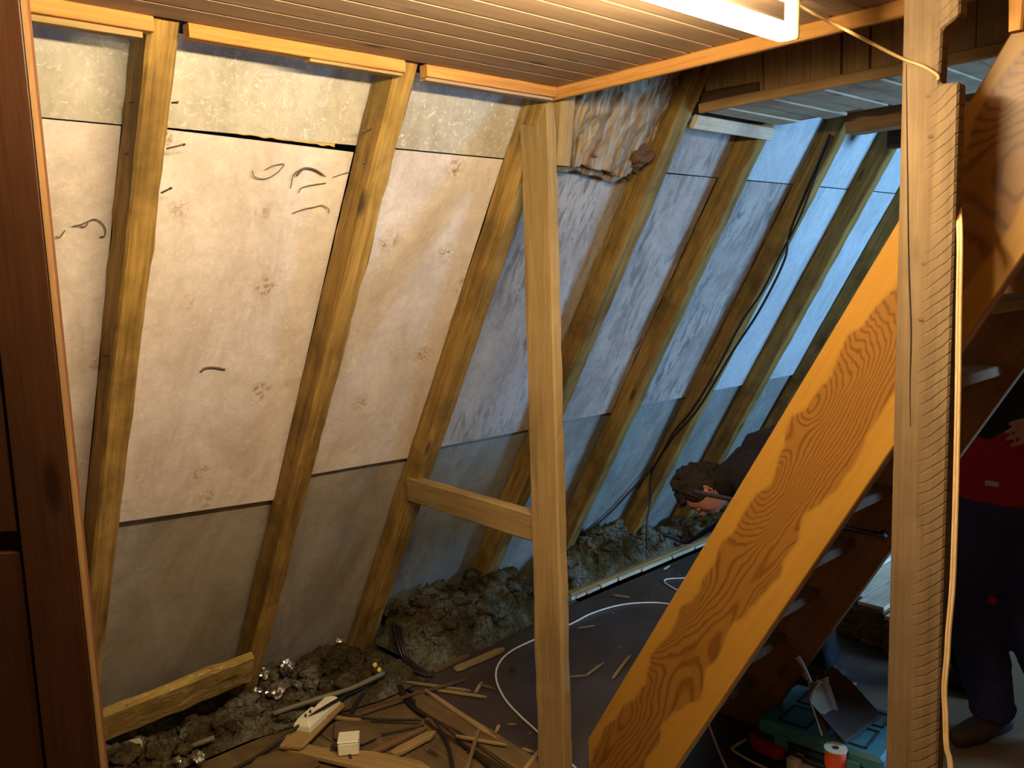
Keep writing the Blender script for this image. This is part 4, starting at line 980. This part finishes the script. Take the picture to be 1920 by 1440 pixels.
def head_geo(c, fwd, up, s=1.):
    """head as a deformed ball: c = centre of skull, returns geometry in world space"""
    fwd = Vector(fwd).normalized(); up = (Vector(up) - fwd * Vector(up).dot(fwd)).normalized(); rt = fwd.cross(up)
    bm = bmesh.new(); bmesh.ops.create_icosphere(bm, subdivisions=5, radius=1)
    def g(d, t, w_): return math.exp(-((d - t).length / w_) ** 2)
    vs = []
    bm.verts.ensure_lookup_table()
    for v in bm.verts:
        d = v.co.normalized()     # x right, y forward, z up
        r = Vector((d.x * .076, d.y * .096, d.z * .115))
        low = max(0, -d.z)
        r.x *= 1 - .28 * low; r.y *= 1 - (.18 * low if d.y < 0 else -.02 * low)
        k = 0
        for t, w_, a in (((0, .97, -.30), .13, .020), ((0, .98, -.18), .10, .012), ((0, .99, -.02), .10, .006), ((.36, .9, .10), .2, .006), ((-.36, .9, .10), .2, .006),
                         ((.34, .9, -.10), .15, -.009), ((-.34, .9, -.10), .15, -.009), ((0, .9, -.56), .13, .007), ((0, .9, -.48), .04, -.004), ((0, .83, -.80), .2, .012), ((.6, .72, -.35), .25, .004), ((-.6, .72, -.35), .25, .004)):
            k += a * g(d, Vector(t).normalized(), w_)
        r += d * k
        vs.append(Vector(c) + (rt * r.x + fwd * r.y + up * r.z) * s)
    fs = [tuple(v.index for v in f.verts) for f in bm.faces]; bm.free()
    return (vs, fs), (fwd, up, rt)
def ear_caps(c, fwd, up, rt, side, s=1.):
    o = Vector(c) + rt * .074 * side * s - fwd * .006 * s - up * .012 * s; out = []
    pts = [o + (up * (math.sin(t) * .030) + fwd * (math.cos(t) * .017 - .004) + rt * side * (.008 + .004 * math.cos(t + 3.1))) * s for t in [math.radians(a) for a in range(-80, 261, 34)]]
    for a, b in zip(pts[:-1], pts[1:]): out.append((a, b, .0052 * s, .0052 * s, 8, 3))
    out.append((o + up * .004 * s + rt * side * .004, o - up * .006 * s + rt * side * .004, .010 * s, .010 * s, 8, 3))
    return out
def hand_caps(w_, d, pn, curl=.5, side=1):
    """palm from wrist w_ along d, palm normal pn"""
    d = Vector(d).normalized(); pn = (Vector(pn) - d * Vector(pn).dot(d)).normalized(); a = d.cross(pn) * side; out = []
    for u in (-.028, -.01, .01, .028): out.append((w_ + a * u * .6, w_ + d * .085 + a * u, .013, .012, 8, 3))
    for u, l in ((-.033, .9), (-.011, 1.0), (.011, .95), (.033, .75)):
        p = w_ + d * .09 + a * u; dirn = d.copy()
        for L_, r in ((.042 * l, .0085), (.026 * l, .0078), (.02 * l, .007)):
            ax = dirn.cross(pn).normalized(); dirn = (Matrix.Rotation(curl, 3, ax) @ dirn).normalized()
            q = p + dirn * L_; out.append((p, q, r, r * .93, 8, 3)); p = q
    p = w_ + d * .03 - a * .03; dirn = (d * .7 - a * .7 + pn * .3).normalized()
    for L_, r in ((.035, .011), (.028, .0095), (.022, .0085)):
        q = p + dirn * L_; out.append((p, q, r, r * .93, 8, 3)); p = q; dirn = (dirn + d * .4 + pn * .3).normalized()
    return out
def shoe(name, ank, toe_dir, parent, mat):
    t = Vector(toe_dir).normalized(); a = Vector(ank); g = Vector((a.x, a.y, 0)); sd = Vector((-t.y, t.x, 0))
    caps = [(g + Vector((0, 0, .045)) - t * .05, g + Vector((0, 0, .04)) + t * .06, .042, .044), (g + t * .06 + Vector((0, 0, .04)), g + t * .155 + Vector((0, 0, .034)), .046, .034),
            (g + Vector((0, 0, .05)), g + Vector((0, 0, .14)), .046, .050), (g - t * .055 + sd * .012 + Vector((0, 0, .012)), g + t * .16 + sd * .014 + Vector((0, 0, .012)), .012, .012), (g - t * .055 - sd * .012 + Vector((0, 0, .012)), g + t * .16 - sd * .014 + Vector((0, 0, .012)), .012, .012)]
    return fused(name, caps, mat, parent, .008)

# ---- the bending man ----
P1 = empty('person', (-1.5, 3.1, 0), 'dark curly haired man in a black sweater bending down beside the rafters', 'person')
hc = py(1318, 916, 3.02)
img_r = CR; img_u = CU; img_f = CF
fwd = (-img_u * .93 - img_r * .30 + img_f * .10); upv = (-img_r * .93 + img_u * .22 + img_f * .22)
HS = 1.0
(hg, (fw, uu, rr)) = head_geo(hc, fwd, upv, HS)
nk0 = hc - uu * .07 - fw * .03; sh = Vector((-1.80, 3.10, .885)); ch = Vector((-1.66, 3.12, .86)); pel = Vector((-1.28, 3.16, .86))
shL = Vector((-1.80, 2.93, .86)); shR = Vector((-1.82, 3.28, .86))
hipL = pel + Vector((-.02, -.10, -.03)); hipR = pel + Vector((0, .10, -.03)); kL = Vector((-1.63, 3.02, .44)); kR = Vector((-1.30, 3.36, .42)); aL = Vector((-1.56, 3.08, .09)); aR = Vector((-1.12, 3.40, .09))
eL = Vector((-1.86, 2.90, .58)); wL = Vector((-2.00, 2.98, .37)); eR = Vector((-1.9, 3.36, .60)); wR = Vector((-2.12, 3.38, .42))
wL = Vector((-1.72, 2.94, .32)); eL = Vector((-1.70, 2.88, .60))
bodycaps = [(nk0, sh, .052, .06), (ch + Vector((0, -.09, 0)), pel + Vector((0, -.07, 0)), .10, .10), (ch + Vector((0, .09, 0)), pel + Vector((0, .07, 0)), .10, .10), (shL, shR, .055, .055),
            (hipL, kL, .08, .055), (kL, aL, .055, .038), (hipR, kR, .08, .055), (kR, aR, .055, .038), (aL, aL + Vector((-.03, 0, -.04)), .03, .03), (aR, aR + Vector((-.03, 0, -.04)), .03, .03),
            (shL, eL, .048, .038), (eL, wL, .038, .026), (shR, eR, .048, .038), (eR, wR, .038, .026)]
bodycaps += ear_caps(hc, fw, uu, rr, 1, HS) + ear_caps(hc, fw, uu, rr, -1, HS)
bodycaps += hand_caps(wL, (wL - eL), (-.6, .3, -.2), .5, 1) + hand_caps(wR, (wR - eR), (0, -.6, -.4), .5, -1)
fused('body', bodycaps, M['skin'], P1, .0055, extra=[hg], smooth=1)
fused('sweater', [(sh + Vector((.0, -.03, .03)), pel + Vector((-.0, -.06, .05)), .105, .12), (sh + Vector((.0, .06, .03)), pel + Vector((-.0, .06, .05)), .105, .12), (shL, shR, .085, .085), (nk0 + (sh - nk0) * .12 + Vector((0, 0, .012)), sh + Vector((0, 0, .02)), .074, .112),
                  (sh + Vector((-.03, -.02, .035)), ch + Vector((0, 0, .06)), .09, .11), (ch + Vector((0, 0, -.03)), pel + Vector((0, 0, -.0)), .12, .13), (shL, eL, .075, .055), (eL, wL, .055, .042), (shR, eR, .075, .055), (eR, wR, .055, .042)], M['blackcloth'], P1, .010, ruff=.007)
fused('trousers', [(pel + Vector((0, -.06, 0)), pel + Vector((0, .06, 0)), .135, .135), (hipL, kL, .105, .078), (kL, aL + Vector((0, 0, .03)), .078, .064), (hipR, kR, .105, .078), (kR, aR + Vector((0, 0, .03)), .078, .064)], M['darktrousers'], P1, .010, ruff=.008)
shoe('shoe', aL, (-.55, -.35, 0), P1, M['boot']); shoe('shoe', aR, (-.9, .1, 0), P1, M['boot'])
# hair: curly cap over crown, back and top of the forehead
def hair(c, fw, uu, rr, parent, mat, s=1.):
    caps = []; RR = random.Random(3)
    for k in range(300):
        z = RR.uniform(-.35, 1); t = RR.uniform(0, 2 * math.pi); r = math.sqrt(1 - z * z); d = Vector((r * math.cos(t), r * math.sin(t), z))
        if d.y > .35 and d.z < .42: continue
        if abs(d.x) > .8 and d.y > -.25 and d.z < .12: continue
        if d.z < -.1 and d.y > -.15: continue
        p = Vector(c) + (rr * d.x * .078 + fw * d.y * .098 + uu * d.z * .118) * s
        o_ = (rr * d.x + fw * d.y + uu * d.z).normalized() * RR.uniform(.003, .016)
        caps.append((p, p + o_ + Vector((RR.uniform(-.008, .008),) * 3), .013, .008, 7, 2))
    for z0, y0_, r_ in ((.35, -.30, .070), (.30, .05, .070), (.05, -.45, .060), (.55, .30, .050), (-.12, -.55, .045)):
        p = Vector(c) + (fw * y0_ * .07 + uu * z0 * .085) * s; caps.append((p - rr * .022, p + rr * .022, r_, r_, 14, 6))
    return fused('hair', caps, mat, parent, .005, ruff=.003, smooth=0, rs=70)
hair(hc, fw, uu, rr, P1, M['hair'], HS)
for s_ in (1, -1):
    q = hc + (fw * .086 + rr * s_ * .031 - uu * .010) * HS; crumple('eyelid', q, (.011, .011, .011), M['skin'], 1, P1, sub=2)
    tube('eyebrow', [hc + (fw * .094 + rr * s_ * .016 + uu * .014) * HS, hc + (fw * .094 + rr * s_ * .034 + uu * .018) * HS, hc + (fw * .084 + rr * s_ * .050 + uu * .012) * HS], .0035, M['hair'], P1)

# ---- the standing person at right ----
P2 = empty('person', (-.86, 3.1, 0), 'standing person in black top, red hem and navy trousers behind the stairs at right', 'person')
pel = Vector((-0.910, 3.12, .90)); ch = Vector((-0.900, 3.13, 1.28)); nb_ = Vector((-0.890, 3.10, 1.45)); hc2 = Vector((-0.880, 3.04, 1.60))
(hg2, (f2, u2, r2)) = head_geo(hc2, (.1, -.85, -.5), (0, -.4, .9))
shL = Vector((-1.03, 3.12, 1.38)); shR = Vector((-0.710, 3.14, 1.38)); eL = Vector((-1.02, 3.05, 1.14)); wL = Vector((-.990, 2.90, 1.33)); eR = Vector((-0.650, 3.05, 1.12)); wR = Vector((-0.730, 2.90, 1.15))
hL = pel + Vector((-.09, 0, -.04)); hR = pel + Vector((.09, .02, -.04)); kL = Vector((-1.005, 3.06, .48)); kR = Vector((-0.835, 3.10, .48)); aL = Vector((-0.950, 3.12, .09)); aR = Vector((-0.730, 3.18, .09))
caps = [(hc2 - u2 * .07, nb_, .05, .055), (nb_, ch, .07, .10), (ch + Vector((-.07, 0, 0)), pel + Vector((-.06, 0, 0)), .10, .10), (ch + Vector((.07, 0, 0)), pel + Vector((.06, 0, 0)), .10, .10), (shL, shR, .055, .055),
        (hL, kL, .08, .055), (kL, aL, .055, .038), (hR, kR, .08, .055), (kR, aR, .055, .038), (aL, aL + Vector((-.01, -.03, -.04)), .03, .03), (aR, aR + Vector((0, -.03, -.04)), .03, .03),
        (shL, eL, .048, .038), (eL, wL, .038, .026), (shR, eR, .048, .038), (eR, wR, .038, .026)] + ear_caps(hc2, f2, u2, r2, 1) + ear_caps(hc2, f2, u2, r2, -1)
caps += hand_caps(wL, (wL - eL), (.6, 0, -.3), .5, 1) + hand_caps(wR, (wR - eR), (-.6, 0, -.3), .5, -1)
fused('body', caps, M['skin'], P2, .006, extra=[hg2], smooth=1)
fused('black_top', [(nb_, ch, .085, .13), (ch + Vector((-.07, 0, 0)), pel + Vector((-.07, 0, .2)), .125, .125), (ch + Vector((.07, 0, 0)), pel + Vector((.07, 0, .2)), .125, .125), (shL, shR, .08, .08), (shL, eL, .07, .055), (eL, wL, .055, .042), (shR, eR, .07, .055), (eR, wR, .055, .042)], M['blackcloth'], P2, .010, ruff=.006)
fused('red_jacket_hem', [(pel + Vector((-.08, 0, .03)), pel + Vector((-.08, 0, .13)), .138, .138), (pel + Vector((.08, 0, .03)), pel + Vector((.08, 0, .13)), .138, .138), (pel + Vector((0, 0, .03)), pel + Vector((0, 0, .13)), .138, .138)], M['redcloth'], P2, .010, ruff=.006)
fused('trousers', [(pel + Vector((-.08, 0, -.06)), pel + Vector((.08, 0, -.06)), .125, .125), (hL, kL, .125, .098), (kL, aL + Vector((0, 0, .03)), .095, .075), (hR, kR, .125, .098), (kR, aR + Vector((0, 0, .03)), .095, .075)], M['navy'], P2, .010, ruff=.008)
g_ = fused('work_glove', [(c_[0], c_[1], c_[2] + .004, c_[3] + .004, 8, 3) for c_ in hand_caps(wL, (wL - eL), (.6, 0, -.3), .5, 1)], M['greycloth'], P2, .005, smooth=1); g_['label'] = 'light grey work glove'
hair(hc2, f2, u2, r2, P2, M['hair'])
shoe('shoe', aL, (-.35, -.9, 0), P2, M['boot']); shoe('shoe', aR, (0, -1, 0), P2, M['boot'])
q = py(1860, 1125, 2.94); crumple('cloth_badge', q, (.014, .006, .02), M['redcloth'], 2, P2, sub=2)
q = py(1860, 907, 2.955); box('hem_badge', (-.02, -.004, -.008), (.02, .004, .008), M['greycloth'], P2, T(*q), bevel=.002)
